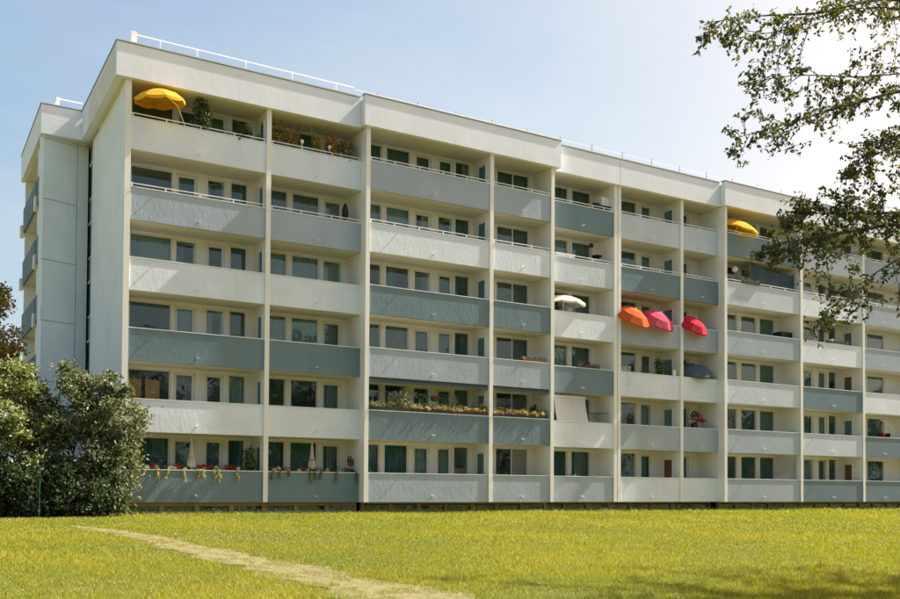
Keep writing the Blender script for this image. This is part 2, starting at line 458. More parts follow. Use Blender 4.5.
def add_window(bay, r, wi, x0, x1, kind, yb):
    zb = r*H+(.98 if kind == 'w' else .22); zt = r*H+(2.65 if kind == 'w' else 2.60)
    w, h = round(x1-x0, 3), round(zt-zb, 3)
    mull = 0
    if w > 1.75: mull = .5
    fm = cached(('fr', w, h, mull), lambda: frame_mesh(w, h, mull))
    f = link('window', fm, B, (x0, yb+.06, zb+.43))
    pm = cached(('pa', w, h), lambda: pane_mesh(w, h))
    link('pane', pm, f)
    if kind == 'd' or (bay, r, wi) in OPEN:                 # casement sash inside the frame
        def sash():
            b = MB(); t = .06; i = .057; W = w-2*i
            b.box(0, t, 0, .05, 0, h-2*i).box(W-t, W, 0, .05, 0, h-2*i).box(t, W-t, 0, .05, 0, t).box(t, W-t, 0, .05, h-2*i-t, h-2*i)
            return b.mesh('sash', 'frame')
        sm = cached(('sa', w, h), sash)
        if (bay, r, wi) in OPEN:
            s = link('sash', sm, f, (.057+w-.114, .07, .057)); s.scale.x = -1
            s.rotation_euler.z = -math.radians(random.uniform(25, 50))
        else:
            link('sash', sm, f, (.057, .012, .057))
    def sill():
        b = MB(); b.box(-.03, w+.03, -.085, 0, -.03, -.003); return b.mesh('sill', 'cap')
    if kind == 'w': link('sill', cached(('si', w), sill), f)
    sp = SPECIAL.get((bay, r, wi)) or random.choice(['none','teal','white','grey','white_half','grey_half','teal','blind_half','none','teal_half'])
    base, _, half = sp.partition('_')
    ci = w-.06
    if base in ('teal', 'white', 'grey', 'brown'):
        sd = random.randrange(3)
        if half:
            cw = round(ci*.45, 2)
            me = cached(('cu', cw, h, base, sd), lambda: curtain_mesh(cw, h-.05, 'cur_'+base, sd))
            link('curtain', me, f, (.03 if random.random() < .5 else w-.03-cw, .17, .03))
        else:
            me = cached(('cu', w, h, base, sd), lambda: curtain_mesh(ci, h-.05, 'cur_'+base, sd))
            link('curtain', me, f, (.03, .17, .03))
    elif base == 'blind':
        hb = h-.1 if not half else round(h*random.choice([.3, .4, .5]), 2)
        def bl():
            b = MB(); k = int(hb/.05)
            for i in range(k): b.box(.06, w-.06, .075, .083, h-.06-(i+1)*.05, h-.064-i*.05)
            return b.mesh('blind', 'blind')
        link('blind', cached(('bl', w, h, hb), bl), f)
    elif base == 'boards':
        link('board', MB().box(.05, .55, .05, .065, .05, 1.25).mesh('board', 'orange_board'), f)
        link('board', MB().box(.72, 1.28, .05, .065, .05, 1.25).mesh('board', 'orange_board'), f)
    elif base == 'box':
        link('cardboard_box', MB().box(.1, .75, .12, .5, .05, .62).mesh('cardboard_box', 'orange_board'), f)
    elif base == 'pink':
        link('panel', MB().box(1.0, 1.88, .072, .085, .05, 1.6).mesh('panel', 'pink_panel'), f)

def rail_mesh(w):
    b = MB()
    b.box(.0, w, .035, .075, .118, .15)
    n = max(2, round(w/1.25))
    for i in range(n+1):
        x = min(max(.08, w*i/n), w-.08); b.box(x-.022, x+.022, .04, .07, 0, .118)
    return b.mesh('railing', 'metal_white')
def spout_mesh():
    b = MB(); b.tube([(0, .02, 0), (0, -.16, 0), (0, -.23, -.012)], [.024, .024, .026], 8)
    return b.mesh('drain_spout', 'metal_white')
SPOUT = spout_mesh()

for bay, (x0, x1, seg, wins, side, sx, paints) in BAYS.items():
    yf = SEG[seg]; yb = yf+DEP
    for r in range(6):
        z = r*H
        # slab with the storey's floor
        bp('floor_slab', MB().box(x0, x1, yf+.15, 5.0, z+.004, z+.2), 'soffit')
        # parapet, its cap, spout and (upper two storeys) rail
        p = bp('parapet', MB().box(0, x1-x0, 0, .12, 0, 1.26), 'par_'+paints[5-r], None, (x0, yf+.045, z))
        c = MB().box(0, x1-x0, -.02, .14, 1.26, 1.295).build('cap', 'cap', p)
        link('drain_spout', SPOUT, p, (sx-x0, 0, .26))
        if r >= 4:
            w = round(x1-x0, 3)
            link('railing', cached(('ra', w), lambda: rail_mesh(w)), p, (0, 0, 1.295))
        # back wall with its window openings
        wb = MB(); xa = x0; zt_all = z+H
        for (wx0, wx1, k) in wins:
            zb = z+(.98 if k == 'w' else .22); zt = z+(2.65 if k == 'w' else 2.60)
            wb.box(xa, wx0, yb, yb+.25, z+.2, zt_all)
            wb.box(wx0, wx1, yb, yb+.25, zt, zt_all)
            if zb > z+.25: wb.box(wx0, wx1, yb, yb+.25, z+.2, zb)
            xa = wx1
        wb.box(xa, x1, yb, yb+.25, z+.2, zt_all)
        bp('wall', wb, 'white')
        for wi, (a, b_, k) in enumerate(wins): add_window(bay, r, wi, a, b_, k, yb)
        if side:
            # narrow window or door on the left face of the dividing wall
            ya, yb2 = yf+side[0], yf+side[1]; w = yb2-ya
            solid = (bay == 'F' and r == 0) or (bay == 'I' and r in (0, 2))
            fr = MB(); t = .05; zz0, zz1 = .3, 2.34
            fr.box(-.03, .002, 0, t, zz0, zz1).box(-.03, .002, w-t, w, zz0, zz1).box(-.03, .002, t, w-t, zz1-t, zz1).box(-.03, .002, t, w-t, zz0, zz0+t)
            f = bp('side_window' if not solid else 'side_door', fr, 'frame', None, (x1, ya, z))
            if solid: MB().box(-.018, -.003, t, w-t, zz0+t, zz1-t).build('door_leaf', 'door_brown', f)
            else:
                MB().box(-.02, -.012, t, w-t, zz0+t, zz1-t).build('pane', 'glass', f)
                MB().box(-.009, -.003, t, w-t, zz0+t, zz1-t).build('blackout', 'slate', f)

# dividing walls (their front ends read as slim columns)
def divider(x0, x1, yf, y1=5.0): return bp('dividing_wall', MB().box(x0, x1, yf, y1, 0, TOPZ0), 'white')
for x1, yf in ((6.40, 0), (10.77, -.45), (17.21, -.45), (20.77, -.45), (29.80, 0), (32.68, -.42), (38.92, -.42), (44.62, -.42), (51.5, -.42)):
    divider(x1-.2, x1, yf)
divider(24.95, 25.155, 0); divider(25.195, 25.40, 0)
bp('expansion_joint', MB().box(25.155, 25.195, .06, 5, 0, TOPZ0), 'shade_gap')
divider(.50, .727, 0, .27)
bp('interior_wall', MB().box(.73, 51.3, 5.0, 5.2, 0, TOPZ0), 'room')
bp('rear_block', MB().box(.8, 51.3, 5.21, 15.6, -.6, TOPZ0), 'white')

# roof slab and roof edge
RE = [(.116, 10.40, -.18, 1), (10.40, 21.02, -.63, 2), (21.02, 25.16, -.18, 3), (25.19, 32.36, -.18, 3), (32.36, 52.0, -.58, 4)]
for k, (xa, xb, y, s) in enumerate(RE):
    xa2 = xa+(.004 if k else 0)
    f = bp('roof_edge', MB().box(xa2, xb, y, y+.25, TOPZ0, TOPZ1), 'fascia')
    MB().box(xa2-(.03 if k in (0, 1, 4) else 0), xb+(.03 if k == 1 else 0), y-.03, y+.3, TOPZ1+.025, TOPZ1+.075).build('coping', 'coping', f)
    MB().box(xa2-(.012 if k in (0, 1, 4) else 0), xb+(.012 if k == 1 else 0), y-.012, y+.28, TOPZ1, TOPZ1+.025).build('shade_gap_strip', 'shade_gap', f)  # dark strip paints the shadow line below the coping
    bp('roof_slab', MB().box(xa2, xb-.004, y+.25, 6.0, TOPZ0+.003, TOPZ1-.12), 'soffit')
for (xa, xb, y0, y1) in ((10.35, 10.40, -.60, -.0), (32.31, 32.36, -.55, 0)): pass
bp('roof_deck', MB().box(.4, 51.6, 6.0, 15.6, TOPZ0+.01, TOPZ1-.2), 'roof')
# left return of the roof edge, the step and the wing's edge
def edge(xa, xb, ya, yb, nm='roof_edge'):
    f = bp(nm, MB().box(xa, xb, ya, yb, TOPZ0, TOPZ1), 'fascia')
    MB().box(xa-.03, xb+.03, ya-.03, yb+.03, TOPZ1+.026, TOPZ1+.076).build('coping', 'coping', f)
    MB().box(xa-.012, xb+.012, ya-.012, yb+.012, TOPZ1+.001, TOPZ1+.025).build('shade_gap_strip', 'shade_gap', f)  # shadow line under the coping, painted as a dark strip here too
edge(.118, .366, .075, 7.74)
edge(-1.61, .364, 7.78, 8.03)
edge(-1.608, -1.36, 8.065, 15.75)
bp('roof_slab', MB().box(-1.36, .42, 8.03, 15.7, TOPZ0+.003, TOPZ1-.2), 'soffit')
bp('roof_slab', MB().box(.366, .5, .08, 8.02, TOPZ0+.004, TOPZ1-.2), 'soffit')

# roof railing: white rail near the corner, slim grey posts further along
rr = bp('roof_railing', MB().box(.9, 10.6, .985, 1.015, 18.70, 18.73).box(10.6, 51, .995, 1.005, 18.62, 18.63), 'metal_white')
MB().box(.9, 10.6, .99, 1.01, 18.33, 18.35).build('lower_rail', 'metal_white', rr)
MB().box(.86, 1.08, .9, 1.1, TOPZ1-.12, 18.78).build('end_post', 'metal_white', rr)
x = 2.02; k = 0
while x < 51:
    MB().tube([(x, 1.03, TOPZ1-.12), (x, 1.03, 18.75)], .022, 6).build('post', 'metal_white' if x < 10.5 else 'metal_grey', rr)
    x += (1.5 if k == 0 else 2.075); k += 1
wr = bp('roof_railing', MB().box(-.75, .35, 9.28, 9.31, 18.70, 18.74), 'metal_white')
MB().box(-.80, -.66, 9.22, 9.36, TOPZ1-.2, 18.76).build('post', 'metal_white', wr)
MB().box(-.76, -.73, 9.37, 15, 18.70, 18.74).build('rail', 'metal_white', wr)

# left end wall with a shallow pilaster behind the corner column, stair window strip
bp('end_wall', MB().box(.56, .76, 1.2, 7.55, -.5, TOPZ0), 'side')
bp('pilaster', MB().box(.525, .76, .27, 1.2, -.5, TOPZ0), 'side')
st = bp('stair_strip', MB().box(.66, .76, 7.55, 8.7, -.5, TOPZ0), 'slate')
for r in range(6):
    z = r*H
    f = bp('window', MB().box(.60, .66, 7.55, 8.62, z+1.78, z+1.86).box(.62, .66, 7.55, 7.60, z+.25, z+1.78).box(.62, .66, 7.55, 8.62, z+.17, z+.25), 'frame')
    MB().box(.635, .645, 7.60, 8.62, z+.25+.43-.43, z+1.78).build('pane', 'glass', f)

# wing: slanted end wall of precast panels, balconies on the far side
def slant(t, off=0):          # along the slanted wall, t in 0..1, off outward
    d = Vector((1.96, .66)); d2 = d.normalized(); nrm = Vector((d2.y, -d2.x))
    p = Vector((-1.40, 8.0))+d*t+nrm*off
    return (p.x, p.y)
bp('wing_wall', MB().prism([slant(.01, -.03), slant(1, -.03), slant(1, -.3), slant(.01, -.3)], -.5, TOPZ0), 'shade_gap')
bp('wall_panel', MB().prism([slant(-.025, -.002), slant(-.002, -.002), slant(-.002, -.42), slant(-.025, -.42)], -.5, TOPZ0-.01), 'panel')
for r in range(6):
    z = r*H
    zt = z+2.57
    bp('wall_panel', MB().prism([slant(.0), slant(.735), slant(.735, -.06), slant(.0, -.06)], z+.40 if r else -.5, zt), 'panel')
    bp('wall_panel', MB().prism([slant(-.05, .025), slant(.735, .012), slant(.735, -.06), slant(-.05, -.06)], zt+.02, z+H+.40 if r < 5 else TOPZ0), 'panel')
bp('wall_panel', MB().prism([slant(.75), slant(1.0), slant(1.0, -.06), slant(.75, -.06)], -.5, TOPZ0), 'panel')
bp('wing_wall', MB().box(-.55, -.3, 8.45, 15.6, -.5, TOPZ0), 'side')
bp('wing_wall', MB().box(-.3, .9, 15.3, 15.6, -.5, TOPZ0), 'side')
for yc in (10.35, 15.55):
    bp('wing_column', MB().box(-1.42, -.56, yc-.5 if yc < 12 else yc-.2, yc, -.5, TOPZ0), 'white')
for r in range(6):
    z = r*H
    bp('floor_slab', MB().box(-1.44, -.54, 8.35, 9.84, z+.005, z+.22), 'soffit')
    bp('floor_slab', MB().box(-1.44, -.54, 10.36, 15.34, z+.005, z+.22), 'soffit')
    if r:
        bp('parapet', MB().box(-1.5, -1.40, 8.30, 9.85, z-.02, z+1.2), 'par_D')
        bp('parapet', MB().box(-1.5, -1.40, 10.4, 15.5, z-.02, z+1.2), 'par_D')
        bp('slab_end', MB().box(-1.58, -1.43, 9.86, 10.39, z-.2, z+.42), 'white')
        bp('slab_end', MB().box(-1.62, -1.43, 15.36, 15.9, z-.2, z+.36), 'white')

# basement strip under the lowest slab
for (xa, xb, yf) in ((.74, 10.56, 0), (10.78, 20.76, -.45), (20.79, 32.47, 0), (32.69, 49.0, -.42)):
    y = yf+(.28 if xa < 1 else .62)
    bs = bp('basement_wall', MB().box(xa, xb, y, y+.2, -.14 if xa < 1 else -.09, 0), 'brown')
    MB().box(xa, xb, y+.02, y+.2, -.8, -.40).build('plinth', 'brown', bs)
    MB().box(xa, xb, y+.22, y+.26, -.8, 0).build('backing', 'shade_gap', bs)
    n = round((xb-xa)/1.38); w = (xb-xa)/n
    for i in range(n+1):
        xx = xa+i*w
        bp('basement_pier', MB().box(max(xa, xx-.09), min(xb, xx+.09), y+.005, y+.2, -.40, -.14 if xa < 1 else -.09), 'brown')
    for i in range(n):
        f = bp('basement_window', MB().box(xa+i*w+.092, xa+(i+1)*w-.092, y+.08, y+.10, -.399, -.37).box(xa+i*w+.092, xa+(i+1)*w-.092, y+.08, y+.10, -.17, -.141), 'metal_grey')
        MB().box(xa+i*w+.092, xa+(i+1)*w-.092, y+.085, y+.095, -.37, -.17).build('pane', 'glass', f)

# ------------------------------------------------------------------ balcony things
def fl(r): return r*H+.2
def umbrella(label, base, joint, axis, rad, sag, mat, up_len=.9, val=.10, n=8, pole='metal_white', cat='umbrella', top=None):
    """Open parasol: upright pole from base to joint, then along axis to the top of the canopy."""
    base, joint, axis = Vector(base), Vector(joint), Vector(axis).normalized()
    t = thing('parasol', label, cat, base)
    top = Vector(top) if top else joint+axis*up_len
    a = axis.orthogonal().normalized(); b = axis.cross(a)
    MB().tube([(0, 0, 0), joint-base, top-base], .02, 7).build('pole', pole, t)
    mb = MB(); rings = [(0.02, .0), (.35, .10), (.7, .42), (1.0, 1.0)]
    sub = 4
    P = lambda rr, s, ang: top-base+(a*math.cos(ang)+b*math.sin(ang))*rr*rad-axis*s*sag
    NN = n*sub
    for (rr, s) in rings:
        for k in range(NN):
            f = (k % sub)/sub; dip = 1-.045*math.sin(math.pi*f)*rr           # cloth pulls in between the ribs
            mb.v.append(tuple(P(rr*dip, s*(1+.08*math.sin(math.pi*f)), 2*math.pi*k/NN)))
    for k in range(NN):
        f = (k % sub)/sub; dip = 1-.045*math.sin(math.pi*f)
        mb.v.append(tuple(P(dip*1.0, 1+.08*math.sin(math.pi*f)+val/sag*(.65+.35*math.sin(math.pi*f)), 2*math.pi*k/NN)))
    for i in range(len(rings)):
        for k in range(NN):
            k2 = (k+1) % NN; mb.f.append((i*NN+k, i*NN+k2, (i+1)*NN+k2, (i+1)*NN+k))
    c = mb.build('canopy', mat, t)
    MB().lathe([(.0, .06), (.03, .04), (.03, -.02)], 8, top-base).build('finial', pole, c)
    for k in range(n):
        ang = 2*math.pi*k/n
        MB().tube([P(rr*.99, s+.05, ang) for rr, s in rings], .008, 4).build('rib', 'metal_grey', t)
    return t
def folded(label, base, h, mat, mat2=None):
    t = thing('folded_parasol', label, 'umbrella', base)
    MB().tube([(0, 0, 0), (0, 0, h+.06)], .018, 7).build('pole', 'metal_white', t)
    mb = MB(); n = 16; prof = [(.03, h), (.05, h-.25), (.06, h*.78), (.10, h*.68), (.135, h*.58), (.11, h*.53)]
    b = 0
    for r, z in prof:
        for k in range(n):
            q = r*(1+.28*(1 if k % 2 else -1)); a = 2*math.pi*k/n; mb.v.append((q*math.cos(a), q*math.sin(a), z))
    for i in range(len(prof)-1):
        for k in range(n):
            k2 = (k+1) % n; mb.f.append((i*n+k, i*n+k2, (i+1)*n+k2, (i+1)*n+k))
    c = mb.build('canopy', mat, t)
    MB().lathe([(.098, h*.72), (.106, h*.70), (.10, h*.68)], 12).build('tie', mat2 or mat, c)
    return t

umbrella('open yellow parasol over the corner balcony of the top storey', (3.45, .55, fl(5)), (2.55, .22, 15.86), (-.10, -.12, .97), 1.0, .40, 'u_yellow', 1.05, .13, top=(1.78, .02, 16.28))
umbrella('open yellow parasol above a dark grey top storey balcony', (33.9, .3, fl(5)), (33.95, .2, 15.3), (.12, -.35, .9), 1.25, .38, 'u_yellow', .72)
umbrella('cream parasol open above a white parapet, leafy plant below it', (22.1, .7, fl(3)), (22.1, .6, 9.75), (.04, -.12, .99), 1.12, .36, 'u_cream', .72)
umbrella('orange parasol tipped over a grey parapet beside the pink one', (26.15, .55, fl(3)), (26.2, .25, 9.52), (.10, -.56, .82), 1.05, .52, 'u_orange', .72)
umbrella('pink parasol tipped over a grey parapet beside the orange one', (27.85, .55, fl(3)), (27.95, .25, 9.50), (.10, -.56, .82), 1.05, .52, 'u_pink', .72)
umbrella('crimson parasol tipped over a short grey parapet', (30.5, .6, fl(3)), (30.55, .25, 9.50), (.12, -.56, .82), .95, .5, 'u_red', .66)
umbrella('dark slate blue parasol under the balcony with crimson parasol', (31.2, .7, fl(2)), (31.2, .65, 7.0), (-.16, -.42, .88), 1.02, .34, 'u_blue', .62)
folded('orange yellow parasol folded shut against a slim column', (21.0, .22, fl(2)), 2.2, 'u_yellow')
folded('folded pale yellow parasol above red geraniums and a long trailing planter', (3.3, .3, fl(0)), 2.3, 'u_cream', 'u_yellow')
folded('folded cream parasol above red geraniums next to wall ornaments', (8.46, .3, fl(0)), 2.3, 'u_cream', 'u_orange')

GREENS = [(.06,.11,.03),(.10,.155,.045),(.04,.075,.025),(.14,.18,.06)]
def blob(n, c, rad, flat=0.0):
    p = rng.normal(size=(n, 3)); p = unit(p)*(rng.uniform(0.15, 1, (n, 1))**.5)
    return np.array(c)+p*np.array(rad)
def plant(name, label, base, h, rad, nl, size, cols=GREENS, pot=True, flowers=None, group=None, pot_mat='terracotta', stems=5, cat='plant'):
    t = thing(name, label, cat, base, group)
    z0 = .3 if pot else 0
    if pot: MB().lathe([(.0, 0), (.10, 0), (.15, .28), (.165, .28), (.165, .31), (.14, .31), (.13, .26), (0, .26)], 12).build('pot', pot_mat, t)
    sm = MB(); pts = []
    for k in range(stems):
        a = random.uniform(0, 6.28); rr = rad*random.uniform(.2, .8); hh = h*random.uniform(.65, 1)
        tip = Vector((rr*math.cos(a), rr*math.sin(a), hh))
        mid = Vector((tip.x*.35, tip.y*.35, z0+(hh-z0)*.5))
        sm.tube([(0, 0, z0-.05), mid, tip], [.012, .009, .004], 5)
        pts.append(blob(nl//stems, tip*.92, (rad*.45, rad*.45, (h-z0)*.2)))
        pts.append(blob(nl//stems//2, mid, (rad*.4, rad*.4, (h-z0)*.25)))
    sm.build('stem', 'stem', t)
    f = link('foliage', leaves('foliage', np.concatenate(pts), size, cols), t)
    if flowers:
        fc, nf, fs = flowers
        P = np.concatenate([blob(nf//stems, p.mean(0)+[0, 0, .03], (rad*.5, rad*.5, (h-z0)*.22)) for p in pts[::2]])
        link('flower', leaves('flower', P, fs, fc, 'petal', .9), t)
    return t
def planter(label, x0, x1, y, z, blooms, cols=GREENS, trail=None, h=.28, mat='planter_brown', nl=380, front=None, group=None, drop=0):
    """Window box on the parapet: trough, foliage, clumps of blossom and trailing growth over the front."""
    t = thing('flower_box', label, 'flower box', ((x0+x1)/2, y, z), group)
    w = x1-x0
    MB().box(-w/2, w/2, -.085, .085, 0, .15).build('trough', mat, t)
    k = max(3, int(w*4)); P = np.concatenate([blob(nl//k, (-w/2+w*(i+.5)/k, 0, .16+h*.3), (w/k*.75, .13, h*random.uniform(.4, .75))) for i in range(k)])
    link('foliage', leaves('foliage', P, .07, cols), t)
    for (bx, bz, br, colr) in blooms:
        link('flower', leaves('flower', blob(88, (bx-(x0+x1)/2, -.05, bz), (br*1.35, br, br*.95)), .055, [colr, tuple(c*.8 for c in colr)], 'petal', .95), t)
    if trail:
        tcols, spots = trail
        for (tx, ln) in spots:
            s = np.concatenate([blob(34, (tx-(x0+x1)/2+random.uniform(-.05, .05), (front or -.2)-.03, .05+drop-ln*(j+.5)/5), (.06, .035, ln*.13)) for j in range(5)])
            link('trailing_shoot', leaves('trailing_shoot', s, .055, tcols, droop=1.5), t)
    return t
RED, WHITE, PINK, YEL, ORG = (.55, .012, .016), (.75, .74, .70), (.62, .14, .22), (.70, .48, .05), (.62, .22, .03)
TRY = [(.50, .44, .15), (.40, .37, .12), (.58, .52, .24), (.2, .22, .06)]
TRG = [(.14, .17, .05), (.24, .24, .08), (.40, .36, .16)]
pz = 1.295
planter('flower box with one red bloom beside the shrub, pale trailing growth', .95, 2.05, .27, pz-.17, [(1.25,.28,.06,WHITE),(1.75,.34,.08,RED),(1.55,.26,.07,WHITE),(1.9,.26,.05,WHITE)], trail=(TRY, [(1.0,.2),(1.35,.25),(1.95,.45)]), group=None, front=-.26, drop=.17)
planter('flower box of red and white geraniums left of folded yellow parasol', 2.15, 3.2, .27, pz-.17, [(2.45,.25,.06,WHITE),(2.72,.33,.09,RED),(2.6,.24,.06,WHITE),(3.05,.22,.05,WHITE)], trail=(TRY, [(2.25,.42),(2.95,.5)]), front=-.26, drop=.17)
planter('flower box of red geraniums right of folded yellow parasol', 3.4, 4.5, .27, pz-.17, [(3.65,.28,.09,RED),(3.8,.36,.06,RED),(4.0,.26,.07,RED),(4.3,.28,.06,WHITE)], trail=(TRY, [(3.5,.42),(3.7,.36),(4.15,.55),(4.35,.5)]), front=-.26, drop=.17)
planter('flower box of low red geraniums next to leafy plant by column', 4.6, 5.6, .27, pz-.17, [(4.75,.28,.10,RED),(4.95,.25,.08,RED),(5.2,.25,.06,WHITE)], trail=(TRY, [(5.1,.45)]), front=-.26, drop=.17)
planter('flower box of white and red blooms against the slim column', 6.6, 7.7, .27, pz-.17, [(6.75,.22,.06,WHITE),(6.95,.28,.07,WHITE),(7.1,.25,.08,RED),(7.35,.22,.05,WHITE)], trail=(TRG, [(6.6,.4),(6.9,.35),(7.3,.25)]), front=-.26, drop=.17)
planter('flower box of red blooms beneath folded cream parasol', 7.8, 8.9, .27, pz-.17, [(7.85,.22,.06,WHITE),(8.05,.27,.09,RED),(8.25,.24,.05,WHITE)], trail=(TRG, [(8.3,.5),(8.5,.35),(8.75,.35)]), front=-.26, drop=.17)
planter('flower box of dark red blooms beneath brown wall ornaments', 9.0, 10.4, .27, pz-.17, [(9.15,.25,.07,WHITE),(9.4,.27,.11,(.25,.02,.03)),(9.7,.24,.06,WHITE),(10.1,.26,.12,(.32,.03,.02)),(10.3,.26,.08,(.30,.03,.02))], trail=(TRG, [(9.45,.45),(10.4,.5)]), front=-.26, drop=.17)
plant('house_plant', 'tall leafy pot plant at the end of the geranium balcony', (5.65, .5, fl(0)), 2.1, .34, 420, .13)
plant('house_plant', 'bushy pot plant in balcony corner behind the tall shrub', (1.15, .6, fl(0)), 2.0, .38, 380, .13)
orn = thing('wall_ornament', 'brown carved ornaments hung on dividing wall above red flowers', 'ornament', (10.57, .8, 1.55))
for yy_, zz_, hh_ in ((.25, .05, .45), (.0, .0, .5), (-.22, .02, .35)):
    MB().lathe([(.0, 0), (.045, .03), (.03, hh_*.3), (.06, hh_*.55), (.025, hh_*.8), (.04, hh_*.92), (0, hh_)], 8, (-.07, yy_, zz_)).build('carving', 'door_brown', orn)

# top storey planting
z5 = fl(5); r5 = 5*H+1.295
plant('oleander', 'tall green oleander with white flowers beside open yellow parasol', (3.55, .35, z5), 2.45, .48, 900, .13, flowers=([WHITE, (.6,.6,.45)], 60, .07), stems=8)
planter('flower box with one pink bloom on the top storey corner balcony', 3.75, 4.75, .27, r5-.12, [(4.1,.2,.07,PINK),(3.9,.12,.06,ORG),(4.5,.2,.05,WHITE)], nl=500, h=.4)
plant('pot_plant', 'leafy green pot plant by the window next to slim top storey column', (5.3, .35, z5), 1.75, .42, 420, .11)
plant('pot_plant', 'small rounded green plant tucked against the slim top storey column', (5.95, .25, z5), 1.5, .24, 260, .10)
AUT = [(.46,.20,.04),(.52,.28,.05),(.28,.15,.035),(.15,.16,.045)]
AUT2 = [(.52,.38,.06),(.38,.32,.06),(.17,.19,.045)]
for lab, x_, h_, r_, cs in (('yellow leaved pot plant nearest the slim column, top storey', 6.95, 2.2, .45, AUT2), ('rust orange pot plant left of the first globe lamp', 7.5, 2.3, .45, AUT),
    ('yellow green pot plant between the two globe lamps', 8.55, 2.15, .34, AUT2), ('tall rust orange pot plant right of the second globe lamp', 9.3, 2.25, .45, AUT), ('brownish green pot plant at end of the autumn coloured row', 10.0, 2.0, .45, [(.17,.18,.06),(.22,.18,.06),(.11,.13,.045)])):
    plant('pot_plant', lab, (x_, .38, z5), h_, r_, 520, .10, cs, stems=7)
for lab, x_ in (('white globe lamp on top storey rail, next to rust orange plant', 7.79), ('white globe lamp on top storey rail, near the end of planting', 9.06)):
    t = thing('globe_lamp', lab, 'lamp', (x_, .1, r5+.14))
    MB().tube([(0, 0, 0), (0, 0, .14)], .018, 6).build('stem', 'metal_white', t)
    MB().lathe([(.0, .13), (.05, .145), (.078, .19), (.082, .22), (.07, .27), (.04, .3), (0, .305)], 12).build('globe', 'metal_white', t, smooth=True)

# second storey long flower boxes with awning cassettes
z1 = H+1.295
FB = [(.30,.22,.06),(.10,.13,.03),(.20,.19,.04),(.07,.10,.03)]
for k, (xa, xb, lab) in enumerate(((10.85, 12.9, 'long flower box with a white flowering bush, on dark green parapet'), (12.95, 14.95, 'long flower box of yellow and pink blossom under hanging basket'), (15.0, 16.95, 'long flower box of pink and yellow blossom with pale grasses'), (17.3, 20.45, 'long flower box of orange and yellow blossom by the plain column'))):
    bl = []
    for i in range(int((xb-xa)*5)):
        bl.append((xa+.1+i*.2+random.uniform(-.08, .08), random.uniform(.16, .27), random.uniform(.07, .13), random.choice([(.60,.48,.16), (.62,.42,.14), (.58,.28,.26), (.66,.54,.30), (.5,.42,.14), (.62,.36,.20)] if k else [WHITE, (.4,.4,.3), (.3,.32,.2)])))
    if k == 0: bl = bl[:3]
    planter(lab, xa, xb, -.33, z1, bl, FB, h=.34, mat='planter', nl=int(420*(xb-xa)))
plant('bush', 'pale leaved rounded bush standing in the long flower box', (12.35, -.12, fl(1)), 2.1, .55, 1100, .10, [(.42,.45,.30),(.28,.33,.18),(.52,.54,.40)], stems=8)
plant('bush', 'pale flowering bush beside hanging basket above pink blossom', (15.4, -.1, fl(1)), 1.9, .40, 520, .09, [(.42,.42,.24),(.28,.31,.15)], stems=6)
plant('bush', 'pale feathery bush at end of the long flower box row', (16.5, -.1, fl(1)), 1.85, .45, 560, .09, [(.40,.38,.20),(.28,.29,.13)], stems=6)
plant('pot_plant', 'dark palm like plant beside orange blossom, next to plain column', (19.9, .1, fl(1)), 1.75, .32, 200, .2, [(.03,.05,.02),(.05,.07,.03)])
for lab, xa, xb in (('slim dark awning rolled up over the long flower boxes', 10.8, 16.98), ('slim dark awning rolled up over the orange blossom', 17.24, 20.54)):
    t = thing('awning', lab, 'awning', ((xa+xb)/2, -.2, 2*H-.16))
    w = xb-xa
    MB().box(-w/2, w/2, -.09, .09, .02, .16).build('cassette', 'awning', t)
    MB().box(-w/2, w/2, -.12, -.095, -.06, .05).build('valance', 'awning', t)
    for sgn in (-1, 1): MB().box(sgn*w*.49-.02, sgn*w*.49+.02, -.06, .7, -.02, .018).build('arm', 'metal_grey', t)
hb = thing('hanging_basket', 'hanging flower basket below the rolled awning', 'flower basket', (14.25, -.12, H+1.95))
MB().lathe([(.0, -.12), (.12, -.08), (.17, .03), (.18, .03)], 10).build('basket', 'planter_brown', hb)
MB().tube([(0, 0, 0), (0, 0, .70)], .006, 4).build('hanger', 'metal_grey', hb)
link('foliage', leaves('foliage', blob(260, (0, 0, .05), (.26, .22, .14)), .07, [(.16,.14,.05),(.3,.2,.1),(.08,.09,.03)]), hb)
ap = thing('post', 'thin dark awning post standing behind long flower boxes', 'post', (13.85, -.3, fl(1)))
MB().tube([(0, 0, 0), (0, 0, 2.4)], .022, 8).build('shaft', 'metal_grey', ap)
MB().box(-.07, .07, -.07, .07, 0, .012).build('base_plate', 'metal_grey', ap)

# white drop screen, drying rack and other bits
t = thing('drop_screen', 'white fabric screen lowered above a white parapet', 'screen', (22.3, .16, 1*H+1.295))
mb = MB(); V2 = []
for i in range(13):
    for j in range(9):
        mb.v.append((-.98+1.96*i/12, .02*math.sin(i*.9+j*.5)-.25*(1-j/8)**1.5+.12, 1.28*j/8-.02))
for i in range(12):
    for j in range(8): mb.f.append((i*9+j, (i+1)*9+j, (i+1)*9+j+1, i*9+j+1))
mb.build('fabric', 'screen_white', t, smooth=True)
MB().tube([(-1.0, .12, 1.27), (1.0, .12, 1.27)], .028, 8).build('roller', 'metal_white', t)
MB().tube([(-1.0, -.14, -.01), (1.0, -.14, -.01)], .016, 8).build('bottom_bar', 'metal_white', t)
MB().tube([(-1.0, .12, 1.25), (-1.0, -.14, 0)], .012, 6).build('arm', 'metal_grey', t)
t = thing('drying_rack', 'wall mounted drying rack beside white fabric screen', 'drying rack', (24.93, .75, H+1.85))
for k in range(5): MB().tube([(-.75+.17*k, -.5, 0), (-.75+.17*k, .5, 0)], .009, 5).build('rod', 'metal_grey', t)
